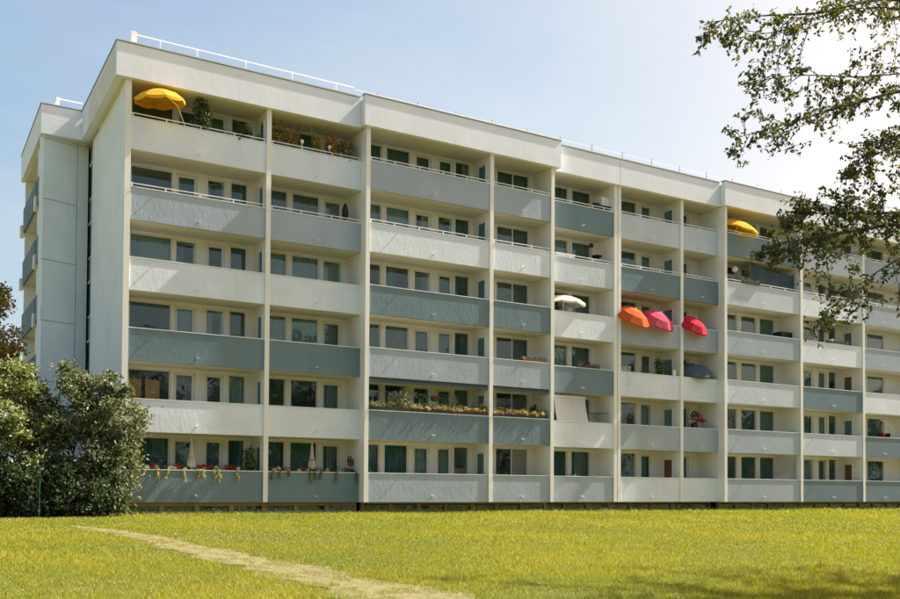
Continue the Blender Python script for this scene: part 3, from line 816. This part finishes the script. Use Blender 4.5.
for s_ in (-.5, .5): MB().tube([(0, s_, 0), (-.78, s_, 0)], .012, 5).build('side_rail', 'metal_grey', t); MB().tube([(0, s_, -.28), (-.6, s_, 0)], .009, 5).build('strut', 'metal_grey', t)
t = thing('wall_shelf', 'dark wall shelf with a white cabinet, top storey', 'shelf', (24.93, .7, 5*H+1.55))
MB().box(-.9, 0, -.45, .45, 0, .05).build('board', 'black', t)
MB().box(-.5, 0, -.3, .25, .052, .55).build('cabinet', 'metal_white', t)
MB().box(-.42, -.36, -.36, -.30, -1.30, 0).build('leg', 'metal_white', t)
MB().box(-.85, -.55, -.2, .2, .052, .22).build('tray', 'black', t)
t = thing('bird_table', 'wooden post with dark dish beside wall, below the dark shelf', 'bird table', (23.9, .6, fl(4)))
MB().tube([(0, 0, 0), (0, 0, 1.95)], .05, 8).build('post', 'wood', t)
MB().lathe([(0, 1.95), (.10, 1.97), (.13, 2.06), (.08, 2.17), (0, 2.2)], 10).build('finial', 'black', t)
MB().lathe([(0, 1.40), (.12, 1.42), (.30, 1.55), (.31, 1.56), (.10, 1.46), (0, 1.45)], 12, (.35, 0, 0)).build('dish', 'black', t)
MB().tube([(0, 0, 1.38), (.35, 0, 1.44)], .018, 6).build('bracket', 'black', t)
t = thing('storage_box', 'white storage box on balcony left of wooden post', 'box', (22.0, .55, fl(4)))
MB().box(-.55, .55, -.3, .3, 0, 1.28).build('body', 'metal_white', t); MB().box(-.58, .58, -.33, .33, 1.282, 1.33).build('lid', 'metal_white', t)
t = thing('barbecue', 'black kettle barbecue by the dividing wall, third storey from top', 'barbecue', (38.2, .45, fl(3)))
for a_ in range(3): MB().tube([(.25*math.cos(a_*2.1), .25*math.sin(a_*2.1), 0), (.15*math.cos(a_*2.1), .15*math.sin(a_*2.1), .8)], .018, 6).build('leg', 'metal_grey', t)
MB().box(-.45, .45, -.28, .28, .78, 1.2).build('firebox', 'black', t); MB().box(-.47, .47, -.3, .3, 1.203, 1.55).build('lid', 'black', t)
t = thing('privacy_screen', 'dark grey cloth privacy screen stretched behind balcony rail', 'screen', (36.7, -.1, fl(4)))
mb = MB()
for i in range(25):
    for j in range(2): 
        xx = -1.85+3.7*i/24; mb.v.append((xx, .03*math.sin(i*.9), (.35 if j == 0 else 2.08+.14*((xx-.4)/1.85)**2+(.22 if xx < 0 else 0)*(-xx/1.85))))
for i in range(24): mb.f.append((2*i, 2*i+2, 2*i+3, 2*i+1))
mb.build('cloth', 'screen_grey', t, smooth=True)
for xx in (-1.85, 1.85): MB().tube([(xx, 0, 0), (xx, 0, 2.3)], .02, 6).build('pole', 'metal_grey', t)
plant('pot_plant', 'upright yellow green plant at the end of dark privacy screen', (34.6, -.1, fl(4)), 2.0, .22, 220, .09, [(.22,.22,.05),(.12,.15,.04)])
planter('dark flower box hung on rail before the privacy screen', 33.9, 35.3, -.36, 4*H+1.30, [], nl=120, h=.15, mat='planter')
t = thing('globe_lamp', 'pale globe lamp on stand, beside the dark privacy screen', 'lamp', (34.0, .25, fl(4)))
MB().tube([(0, 0, 0), (0, 0, 1.85)], .02, 6).build('stand', 'metal_grey', t)
MB().lathe([(0, 1.84), (.10, 1.87), (.17, 1.97), (.17, 2.05), (.10, 2.16), (0, 2.19)], 12).build('globe', 'metal_white', t, smooth=True)

def chair(label, loc, mat='metal_white', rz=0):
    t = thing('garden_chair', label, 'chair', loc, None, rz)
    MB().box(-.24, .24, -.24, .24, .42, .46).build('seat', mat, t)
    for sx_ in (-.22, .22):
        for sy_ in (-.22, .22): MB().tube([(sx_, sy_, 0), (sx_*.95, sy_*.95, .42)], .016, 6).build('leg', mat, t)
    MB().tube([(-.22, .22, .46), (-.24, .30, 1.35), (.24, .30, 1.35), (.22, .22, .46)], .018, 6).build('back_frame', mat, t)
    for k in range(5): MB().box(-.16+.08*k-.015, -.16+.08*k+.015, .25, .27, .47, 1.33).build('slat', mat, t)
    return t
chair('white high backed garden chair on the balcony below the barbecue', (33.3, .0, fl(2)), rz=.6)
chair('white garden chair beside pots and plant, under orange parasol balcony', (26.0, .3, fl(2)), rz=2.4)
t = thing('plant_stand', 'black tiered stand crowded with red flowers', 'plant stand', (31.2, .55, fl(1)))
for (x_, y_) in ((-.35, -.18), (.35, -.18), (-.35, .18), (.35, .18)): MB().tube([(x_, y_, 0), (x_, y_, 1.95)], .018, 6).build('leg', 'black', t)
for zz_ in (.5, 1.1, 1.6): MB().box(-.4, .4, -.22, .22, zz_, zz_+.03).build('shelf', 'black', t)
link('foliage', leaves('foliage', np.concatenate([blob(160, (-.1, 0, 1.3), (.35, .2, .18)), blob(200, (.0, 0, 1.85), (.35, .2, .25))]), .10, [(.02,.025,.015),(.04,.05,.02)]), t)
link('flower', leaves('flower', np.concatenate([blob(130, (.25, -.2, 1.55), (.42, .1, .10)), blob(50, (.05, -.2, 1.85), (.18, .1, .07))]), .09, [RED], 'petal', .95), t)
plant('pot_plant', 'dark green pot plant before side window, under pink parasol balcony', (28.6, .5, fl(2)), 2.0, .42, 480, .12)
plant('pot_plant', 'small orange pot plant between white chair and dark green plant', (27.3, .3, fl(2)), 1.5, .2, 120, .09, [(.2,.14,.03),(.3,.16,.03)])
t = thing('vase', 'white vase standing at the foot of dark green plant', 'vase', (29.2, .12, 2*H+1.295)); t.location.y = .1
MB().lathe([(0, 0), (.08, 0), (.11, .12), (.09, .26), (.10, .3)], 12).build('body', 'metal_white', t, smooth=True)
MB().lathe([(.10, .30), (.115, .315), (.10, .33)], 12).build('rim', 'metal_white', t)
plant('pot_plant', 'leafy plant under the cream parasol', (21.6, .5, fl(3)), 1.75, .42, 300, .12, [(.03,.04,.02),(.05,.07,.03)])
planter('flower box of dark red flowers beside folded orange parasol', 22.6, 24.0, .1, 2*H+1.295, [(23.0,.15,.07,(.3,.02,.05)),(23.3,.25,.06,RED),(23.7,.14,.06,PINK)], h=.16, nl=140, mat='planter')
planter('low box of yellow white flowers on lowest storey by joint column', 22.2, 23.2, .27, pz-.17, [(22.6,.16,.09,(.6,.5,.2)),(22.8,.14,.07,WHITE)], h=.12, nl=100, mat='planter')
planter('low planting in a trough on fourth storey sill, dividing wall beside', 18.9, 20.3, -.33, 2*H+1.295, [(19.0,.14,.06,ORG)], h=.1, nl=160, mat='planter_brown')
planter('trough of low green plants on a white parapet by side door', 41.2, 43.2, -.3, 3*H+1.295, [(41.6,.2,.08,WHITE)], h=.16, nl=200, mat='planter')
t = thing('hanging_bag', 'dark bag hanging on a slim stand, second storey from top', 'bag', (9.95, .45, fl(4)))
MB().tube([(0, 0, 0), (0, 0, 2.0)], .02, 6).build('stand', 'metal_grey', t)
MB().lathe([(0, 1.25), (.12, 1.27), (.15, 1.5), (.12, 1.78), (.05, 1.95), (0, 1.98)], 10, (0, -.06, 0)).build('bag', 'black', t, smooth=True)
# hanging chair on the far balcony
t = thing('hanging_chair', 'red hanging hammock chair on arched stand, far grey balcony', 'hammock', (47.5, .3, fl(1)))
MB().tube([(-.9, 0, .03), (.9, 0, .03)], .03, 6).build('foot', 'wood', t)
MB().tube([(.9, 0, .03), (1.15, 0, .9), (.9, 0, 1.7), (.2, 0, 2.2), (-.3, 0, 2.25)], .028, 6).build('arch', 'metal_white', t)
for s_ in (-.5, .5): MB().tube([(0, 0, 2.2), (s_*.7, 0, 1.42)], .007, 4).build('rope', 'metal_white', t)
mb = MB()
for i in range(13):
    a_ = math.pi*i/12
    for y_ in (-.35, .35): mb.v.append((-.36*math.cos(a_), y_*.6, 1.30-.34*math.sin(a_)+.12*abs(math.cos(a_))**3))
for i in range(12): mb.f.append((2*i, 2*i+2, 2*i+3, 2*i+1))
mb.build('seat', 'red_cloth', t, smooth=True)
t = thing('net_screen', 'thin green net hung at lowest balcony end, beside round column', 'screen', (37.9, -.1, 1.295))
t['label'] = 'thin green net hung inside a lowest storey balcony end'
mb = MB()
for i in range(11):
    xx = -.9+1.65*i/10; mb.v += [(xx, .02*math.sin(i), 0), (xx, .02*math.sin(i+1), .12+1.25*(i/10)**2)]
for i in range(10): mb.f.append((2*i, 2*i+2, 2*i+3, 2*i+1))
mb.build('net', cloth('net_green', (.42, .47, .41), .4), t)

# ------------------------------------------------------------------ trees and shrubs
def branch_mesh(curves, name, mat='bark', n=6):
    mb = MB()
    for pts, ra, rb in curves:
        k = len(pts); mb.tube(pts, [ra+(rb-ra)*i/(k-1) for i in range(k)], n, True)
    return mb.mesh(name, mat, True)
def smooth_curve(pts, k=5):
    pts = [np.array(p, float) for p in pts]; out = []
    for i in range(len(pts)-1):
        p0 = pts[max(i-1, 0)]; p1 = pts[i]; p2 = pts[i+1]; p3 = pts[min(i+2, len(pts)-1)]
        for j in range(k):
            t = j/k; out.append(.5*((2*p1)+(-p0+p2)*t+(2*p0-5*p1+4*p2-p3)*t*t+(-p0+3*p1-3*p2+p3)*t**3))
    out.append(pts[-1]); return out

# overhanging beech beside the camera: trunk right of the frame, long low limbs reach into it
def beech():
    T = np.array((12.5, -29.5)); g0 = float(gz(T[0], T[1]))
    root = thing('beech_tree', 'overhanging leafy tree whose twigs hang before the right end', 'tree', (T[0], T[1], g0))
    o = np.array((T[0], T[1], g0))
    curves = [(smooth_curve([(12.5,-29.5,g0-.15),(12.45,-29.5,2.0),(12.3,-29.4,4.5),(12.4,-29.45,7.5),(12.5,-29.5,11.5)]), .34, .06)]
    LIMBS = {
     'a': [(12.35,-29.42,5.6),(10.8,-29.0,6.9),(8.83,-28.78,8.07),(6.66,-28.44,8.30),(4.91,-28.32,7.69),(3.83,-28.15,7.43),(2.95,-28.03,7.16)],
     'b': [(8.6,-28.75,8.0),(7.26,-28.56,8.2),(5.64,-28.3,7.95),(4.37,-28.23,7.35),(3.4,-28.1,7.02)],
     'c': [(12.35,-29.42,5.0),(10.9,-29.05,6.4),(9.2,-28.73,6.99),(7.15,-28.45,6.97),(5.58,-28.33,6.44),(4.31,-28.27,5.93),(3.28,-28.21,5.52)],
     'd': [(9.0,-28.7,7.0),(7.47,-28.42,7.3),(5.97,-28.23,7.0),(4.83,-28.02,6.84),(4.05,-27.8,6.65)],
     'e': [(9.2,-28.73,6.6),(7.43,-28.6,6.33),(6.2,-28.57,5.94),(5.4,-28.5,5.45)],
     'f': [(12.32,-29.42,3.9),(10.9,-29.0,4.6),(9.24,-28.69,4.85),(6.95,-28.4,4.79),(5.53,-28.36,4.48),(4.47,-28.32,4.22),(3.85,-28.27,4.03)],
     'g': [(9.0,-28.68,4.9),(7.33,-28.49,4.5),(6.11,-28.45,3.95),(5.22,-28.5,3.42),(4.68,-28.49,3.12)],
     'h': [(10.0,-28.9,5.2),(7.79,-28.54,5.1),(6.41,-28.43,4.9),(5.31,-28.36,4.72),(4.6,-28.26,4.66)],
    }
    DENS = {'a':(34,20), 'b':(26,20), 'c':(48,24), 'd':(32,22), 'e':(34,26), 'f':(56,26), 'g':(26,18), 'h':(46,28)}
    pts = []
    def twig(p, d, L, n, rad=.008):
        d = d/np.linalg.norm(d); q = p+d*L*.5+np.array((0, 0, -.03))+rng.normal(size=3)*.05*L; e = p+d*L+np.array((0, 0, -.12*L))
        c = smooth_curve([p, q, e], 3); curves.append((c, rad, .002))
        for _ in range(n):
            i = rng.uniform(.15, 1)*(len(c)-1); a = int(i); pp = c[a]+(c[min(a+1, len(c)-1)]-c[a])*(i-a)
            pts.append(pp+rng.normal(size=3)*.018)
        return e
    for k, L in LIMBS.items():
        c = smooth_curve(L, 5); curves.append((c, .05 if k in 'acf' else .018, .004))
        nt_, nl = DENS[k]; tot = len(c)-1
        for j in range(nt_):
            s = .30+.70*(j+rng.uniform(0, 1))/nt_; i = min(s*tot, tot-.01); a = int(i); p = c[a]+(c[a+1]-c[a])*(i-a)
            along = c[a+1]-c[a]; along /= np.linalg.norm(along)
            d = along*rng.uniform(.3, 1.0)+rng.normal(size=3)*np.array((.5, .6, .55))+np.array((0, 0, -.1))
            ln = rng.uniform(.28, .80)*(1.1-.55*(s > .8)*(s-.8)/.2)
            e = twig(p, d, ln, nl if s < .75 else int(nl*.6))
            for _ in range(2):
                twig(p+(e-p)*rng.uniform(.3, .8), d+rng.normal(size=3)*.8, ln*.45, nl//2, .005)
    # rest of the crown
    for k in range(46):
        z = rng.uniform(4.2, 10.5); a = rng.uniform(0, 6.283)
        R = (2.2+3.2*math.sin(math.pi*min(1, (z-2.5)/9.5)))*rng.uniform(.75, 1.05)
        tip = np.array((T[0]+R*math.cos(a), T[1]+R*math.sin(a)*1.0, z+rng.uniform(.3, 1.6)))
        if tip[0] < 8.6 and tip[1] > -31: continue
        b0 = np.array((12.4, -29.45, max(3.4, z-1.6)))
        c = smooth_curve([b0, b0*.45+tip*.55+np.array((0, 0, .35)), tip], 5); curves.append((c, .06, .008))
        for j in range(30):
            s = rng.uniform(.3, 1)*(len(c)-1); i = int(s); p = c[min(i, len(c)-1)]
            twig(p, rng.normal(size=3)+.6*(tip-b0)/np.linalg.norm(tip-b0), rng.uniform(.5, 1.1), 34)
    for cc in range(len(curves)):
        curves[cc] = ([Vector(p)-Vector(o) for p in curves[cc][0]], curves[cc][1], curves[cc][2])
    big = [c for c in curves if c[1] > .015]; small = [c for c in curves if c[1] <= .015]
    link('trunk', branch_mesh(big[:1], 'trunk', n=12), root)
    link('limb', branch_mesh(big[1:], 'limb', n=7), root)
    tw = link('twig', branch_mesh(small, 'twig', n=4), root)
    P = np.array(pts)-o
    link('crown', leaves('crown', P, .074, [(.052,.085,.022),(.075,.11,.025),(.04,.06,.018),(.115,.125,.03),(.18,.135,.035)], aspect=.55, droop=.35), root)
beech()

def shrub(label, base, lobes, nl, size, cols, cat='shrub', name='shrub', stems=9, clump=.26, shell=.55):
    base = np.array(base, float); root = thing(name, label, cat, tuple(base))
    curves = []; pts = []; outs = []
    for (c, r, wgt) in lobes:
        c = np.array(c, float); r = np.array(r, float)
        nc = max(6, int(46*wgt))
        for _ in range(nc):
            d = unit(rng.normal(size=(1, 3)))[0]; q = c+d*r*rng.uniform(shell, 1.06)
            if q[2] < .05: q[2] = rng.uniform(.05, .4)
            k = int(nl*wgt/nc)
            sc = clump*rng.uniform(.6, 1.5)
            pts.append(q+rng.normal(size=(k, 3))*sc*np.array((1, 1, .75)))
            outs.append(np.repeat(d[None]*.7, k, 0))
            if rng.uniform() < .3: curves.append((smooth_curve([(rng.normal()*.2, rng.normal()*.2, 0), tuple(c*.6+np.array((0, 0, -.1))), tuple(q)], 4), .03, .006))
    link('stem', branch_mesh([([Vector(p) for p in c], a, b) for c, a, b in curves[:60]], 'stem', 'stem', 5), root)
    P = np.concatenate(pts); O = np.concatenate(outs); keep = P[:, 2] > .02
    link('foliage', leaves('foliage', P[keep], size, cols, outward=O[keep]), root)
    return root
GSH = [(.13,.165,.075),(.09,.12,.05),(.19,.21,.12),(.06,.085,.032),(.25,.245,.16)]
shrub('large rounded olive green shrub hiding the foot of building corner', (-1.0, -1.6, -.5), [((.1,0,2.2),(1.7,1.4,1.9),1.0),((.75,-.2,3.6),(1.05,1.1,1.45),.7),((-.7,.2,3.9),(1.2,1.1,1.5),.7),((.55,-.6,1.5),(1.15,.9,1.5),.6),((-1.45,.3,3.3),(1.0,.9,1.35),.45),((.1,.1,4.9),(1.0,.9,.8),.3),((-1.3,-.6,1.2),(1.0,.8,1.2),.4)], 9500, .15, GSH, clump=.15, shell=.6)
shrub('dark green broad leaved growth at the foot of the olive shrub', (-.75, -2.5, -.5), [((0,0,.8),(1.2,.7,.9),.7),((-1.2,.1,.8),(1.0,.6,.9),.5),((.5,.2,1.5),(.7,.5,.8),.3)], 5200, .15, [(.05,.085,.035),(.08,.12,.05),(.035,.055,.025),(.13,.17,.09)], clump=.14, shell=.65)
shrub('pale variegated shrub left of the large olive shrub', (-3.75, -1.5, -.5), [((.1,0,3.9),(1.0,1.0,1.5),.8),((-.9,.2,3.0),(1.2,1.1,1.9),.6),((.6,-.2,2.2),(.9,.9,1.4),.5)], 8500, .15, [(.30,.33,.13),(.38,.39,.20),(.17,.20,.07),(.10,.13,.04)], clump=.15, shell=.6)
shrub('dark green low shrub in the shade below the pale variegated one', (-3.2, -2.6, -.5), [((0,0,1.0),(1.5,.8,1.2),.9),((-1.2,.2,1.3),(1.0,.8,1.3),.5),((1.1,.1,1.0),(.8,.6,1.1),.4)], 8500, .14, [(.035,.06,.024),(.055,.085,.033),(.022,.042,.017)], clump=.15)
gp = thing('fence_post', 'thin green metal post standing before the shrubs', 'post', (-2.75, -3.35, -.5))
MB().tube([(0, 0, 0), (0, 0, 1.75)], .03, 8).build('shaft', 'green_post', gp); MB().lathe([(.03, 1.75), (.034, 1.76), (.0, 1.79)], 8).build('cap', 'green_post', gp)

def tree(label, base, h, lobes, nl, size, cols, trunk_r=.2, group=None, share=None, name='tree'):
    root = thing(name, label, 'tree', base, group)
    if share:
        for nm, me in share: link(nm, me, root)
        return root, share
    curves = [(smooth_curve([(0, 0, -.2), (.08, .05, h*.3), (-.05, .02, h*.55), (.05, 0, h*.85)]), trunk_r, .04)]
    pts = []; outs = []
    for c, r in lobes:
        c = np.array(c); r = np.array(r)
        curves.append((smooth_curve([(0, 0, min(c[2]*.6, h*.5)), tuple(c*.6+np.array((0, 0, c[2]*.2))), tuple(c)], 4), trunk_r*.4, .02))
        for _ in range(22):
            d = unit(rng.normal(size=(1, 3)))[0]; q = c+d*r*rng.uniform(.5, 1.05); k = nl//(len(lobes)*22)
            pts.append(q+rng.normal(size=(k, 3))*r.mean()*.17); outs.append(np.repeat(d[None]*.6, k, 0))
    tm = branch_mesh([([Vector(p) for p in c], a, b) for c, a, b in curves], 'trunk', 'bark', 8)
    cm = leaves('crown', np.concatenate(pts), size, cols, outward=np.concatenate(outs))
    link('trunk', tm, root); link('crown', cm, root)
    return root, [('trunk', tm), ('crown', cm)]
tree('russet leaved tree standing beside the left end of building', (-3.95, 2.1, -.5), 9.3, [((.1,0,7.0),(.95,.95,1.1)),((-1.0,.4,6.3),(1.1,1.1,1.3)),((.55,-.3,5.7),(.85,.85,.9)),((-.1,.2,8.2),(.7,.7,.75)),((-.4,-.5,4.8),(1.2,1.1,1.1))], 9000, .17, [(.36,.19,.06),(.42,.25,.08),(.24,.15,.05),(.15,.15,.05),(.30,.24,.08)], .14)
tree('dark green tree between russet tree and building', (-3.0, 1.2, -.5), 6.4, [((0,0,4.9),(.8,.8,.8)),((-.5,.2,4.0),(1.1,1.0,1.0)),((.3,-.2,3.4),(1.1,1.0,1.0))], 5000, .13, [(.035,.05,.02),(.05,.07,.025),(.07,.08,.03)], .10)
# trees across the lawn: behind the viewer, seen mirrored in the window panes
gs = [(.05,.08,.022),(.07,.10,.03),(.035,.06,.018)]
lob = [((0,0,9.5),(3.6,3.4,3.0)),((2.6,.4,7.2),(2.8,2.6,2.4)),((-2.5,-.6,7.4),(2.8,2.6,2.5)),((.3,2.5,6.8),(2.8,2.6,2.3)),((-.2,-2.6,7.0),(2.8,2.6,2.4)),((.2,.2,12.2),(2.3,2.2,1.8)),((2.2,-1.2,3.4),(2.6,2.4,2.2)),((-2.3,1.2,3.3),(2.6,2.4,2.2)),((.2,-2.4,2.6),(2.2,1.8,1.8))]
share = None
belt = [(14,-58,1.25),(24,-52,1.2),(33,-58,1.35),(42,-51,1.2),(51,-57,1.3),(60,-52,1.3),(70,-58,1.4),(80,-52,1.25),(91,-58,1.4),(103,-54,1.3),(116,-60,1.4),(130,-56,1.3),
        (4,-54,1.2),(-6,-60,1.3),(-16,-60,1.1)]
for k, (tx, ty, s_) in enumerate(belt):
    root, share = tree('tall broad green tree in the row facing the building', (tx, ty, float(gz(tx, ty))), 13.5, lob, 12500, .36, gs, .32, 'row of trees across the lawn', share)
    root.scale = (s_, s_, s_); root.rotation_euler.z = k*1.3

# ------------------------------------------------------------------ lawn growth
def lawn():
    d_all, r_all = [], []
    def zone(d0, d1, dens):
        n = int(.68*(d1*d1-d0*d0)*dens)
        d = np.sqrt(rng.uniform(d0*d0, d1*d1, n)); r = d*rng.uniform(-.58, .78, n)
        return d, r
    V, F, C = [], [], []; base = 0
    for d0, d1, dens, hgt, wid in ((11.5, 16, 2600, .060, .0075), (16, 22, 1600, .062, .010), (22, 30, 800, .065, .015), (30, 46, 340, .07, .024), (46, 72, 90, .08, .05)):
        d, r = zone(d0, d1, dens)
        x = CAM.x+fw.x*d+r0.x*r; y = CAM.y+fw.y*d+r0.y*r
        keep = (y < .1) | (x < -2.2)
        pd = np.abs(x-path_cx(y))/path_hw(y)
        inpath = (y < -9.5) & (pd < 1.1)
        tuft = .5+.25*(np.sin(x*6.1+np.sin(y*1.7)*2)*np.sin(y*2.6+np.sin(x*4.1)*2)+np.sin(x*11+y*2.3+np.sin(y*4.)*1.5)*np.sin(y*5.1+np.sin(x*7)*2))-.10+.25*np.clip(pd-.4, 0, 1)
        keep &= ~inpath | (rng.uniform(size=len(x)) < np.clip((pd-.35)*.9, .22, 1)+.75*(tuft > .46))
        x, y, inpath = x[keep], y[keep], inpath[keep]
        n = len(x); z = gz(x, y)-.005
        patch = np.sin(x*.61+1.7*np.sin(y*.37))*np.sin(y*.53+1.1*np.sin(x*.29))
        mott = np.sin(x*2.3+np.sin(y*1.9)*1.5)*np.sin(y*2.9+np.sin(x*1.7)*1.5)
        h = hgt*rng.uniform(.45, 1.35, n)*(1+.25*patch+.2*mott); h[inpath] *= .75
        edge_ = (y > -1.6); h[edge_] *= rng.uniform(.8, 2.0, edge_.sum())
        a = rng.uniform(0, 6.283, n); w = wid*rng.uniform(.6, 1.3, n)*.5
        lx, ly = rng.normal(size=n)*h*.55, rng.normal(size=n)*h*.55
        P0 = np.stack([x-np.cos(a)*w, y-np.sin(a)*w, z], 1); P1 = np.stack([x+np.cos(a)*w, y+np.sin(a)*w, z], 1)
        P2 = np.stack([x+lx, y+ly, z+h], 1)
        V.append(np.stack([P0, P1, P2], 1).reshape(-1, 3))
        pal = np.array([(.215,.24,.014),(.265,.275,.016),(.31,.302,.022),(.15,.195,.016),(.42,.36,.075)])
        u = np.clip(rng.normal(size=n)*.9+1.6+patch*.9+mott*.5, 0, 4); i0 = np.clip(np.floor(u).astype(int), 0, 3); f = (u-i0)[:, None]
        order = np.array([3, 0, 1, 2, 4]); c = pal[order[i0]]*(1-f)+pal[order[np.minimum(i0+1, 4)]]*f
        c = c*rng.uniform(.5, 1.45, (n, 1)); c[inpath] = c[inpath]*.45+np.where((tuft[keep] > .46)[inpath][:, None], np.array((.09, .10, .010)), np.array((.14, .12, .035)))
        C.append(np.repeat(c, 3, 0))
    V = np.concatenate(V); C = np.concatenate(C); F = np.arange(len(V)).reshape(-1, 3)
    o = link('grass', raw_mesh('grass', V, F, 'grass', C)); o['kind'] = 'stuff'
    tag(o, 'short sunlit yellow green lawn grass before the building', 'grass')
    # clover and daisy heads, and pale seed heads along the foot of the building
    d = np.sqrt(rng.uniform(12**2, 36**2, 5200)); r = d*rng.uniform(-.55, .55, 5200)
    x = CAM.x+fw.x*d+r0.x*r; y = CAM.y+fw.y*d+r0.y*r
    pt = np.sin(x*.8+2*np.sin(y*.31))*np.sin(y*.66+np.sin(x*.5))
    k = (y < -1) & (rng.uniform(size=len(x)) < .22+.6*(pt > .25)) & (np.abs(x-path_cx(y)) > path_hw(y))
    x, y = x[k], y[k]
    xe = rng.uniform(-1, 50, 700); ye = np.where((xe > 10.6) & (xe < 20.9) | (xe > 32.5), -.75, -.3)-rng.uniform(0, .5, 700)
    X_ = np.concatenate([x, xe]); Y_ = np.concatenate([y, ye]); hh = np.concatenate([rng.uniform(.05, .085, len(x)), rng.uniform(.08, .24, 700)])
    P = np.stack([X_, Y_, gz(X_, Y_)+hh], 1)
    n = len(P); R = rng.uniform(.006, .012, n)[:, None]
    Vd = []
    for k2 in range(5):
        a = 2*math.pi*k2/5; Vd.append(P+np.concatenate([R*math.cos(a), R*math.sin(a), R*.2], 1))
    Vd.append(P+np.concatenate([R*0, R*0, R*1.3], 1)); Vd.append(P-np.concatenate([R*0, R*0, R*1.2], 1))
    Vd = np.stack(Vd, 1).reshape(-1, 3); b = np.arange(n)[:, None]*7; Fl = []
    for k2 in range(5):
        Fl += [b+[k2, (k2+1) % 5, 5], b+[(k2+1) % 5, k2, 6]]
    # thin stalks
    S0 = P-np.concatenate([np.full((n, 1), .003), np.zeros((n, 1)), hh[:, None]+.01], 1); S1 = S0+np.array((.006, 0, 0))
    Vs = np.stack([S0, S1, P], 1).reshape(-1, 3); Fs = (np.arange(n*3)+len(Vd)).reshape(-1, 3)
    cw = np.where(rng.uniform(size=(n, 1)) < .8, np.array([[.60, .58, .45]]), np.array([[.45, .40, .20]]))
    tint = np.concatenate([np.repeat(cw, 7, 0), np.tile((.10, .13, .02), (n*3, 1))])
    o = link('clover_flower', raw_mesh('clover_flower', np.concatenate([Vd, Vs]), np.concatenate(Fl+[Fs]), 'petal', tint)); o['kind'] = 'stuff'
    tag(o, 'tiny white clover and daisy heads scattered over the lawn', 'flowers')
lawn()
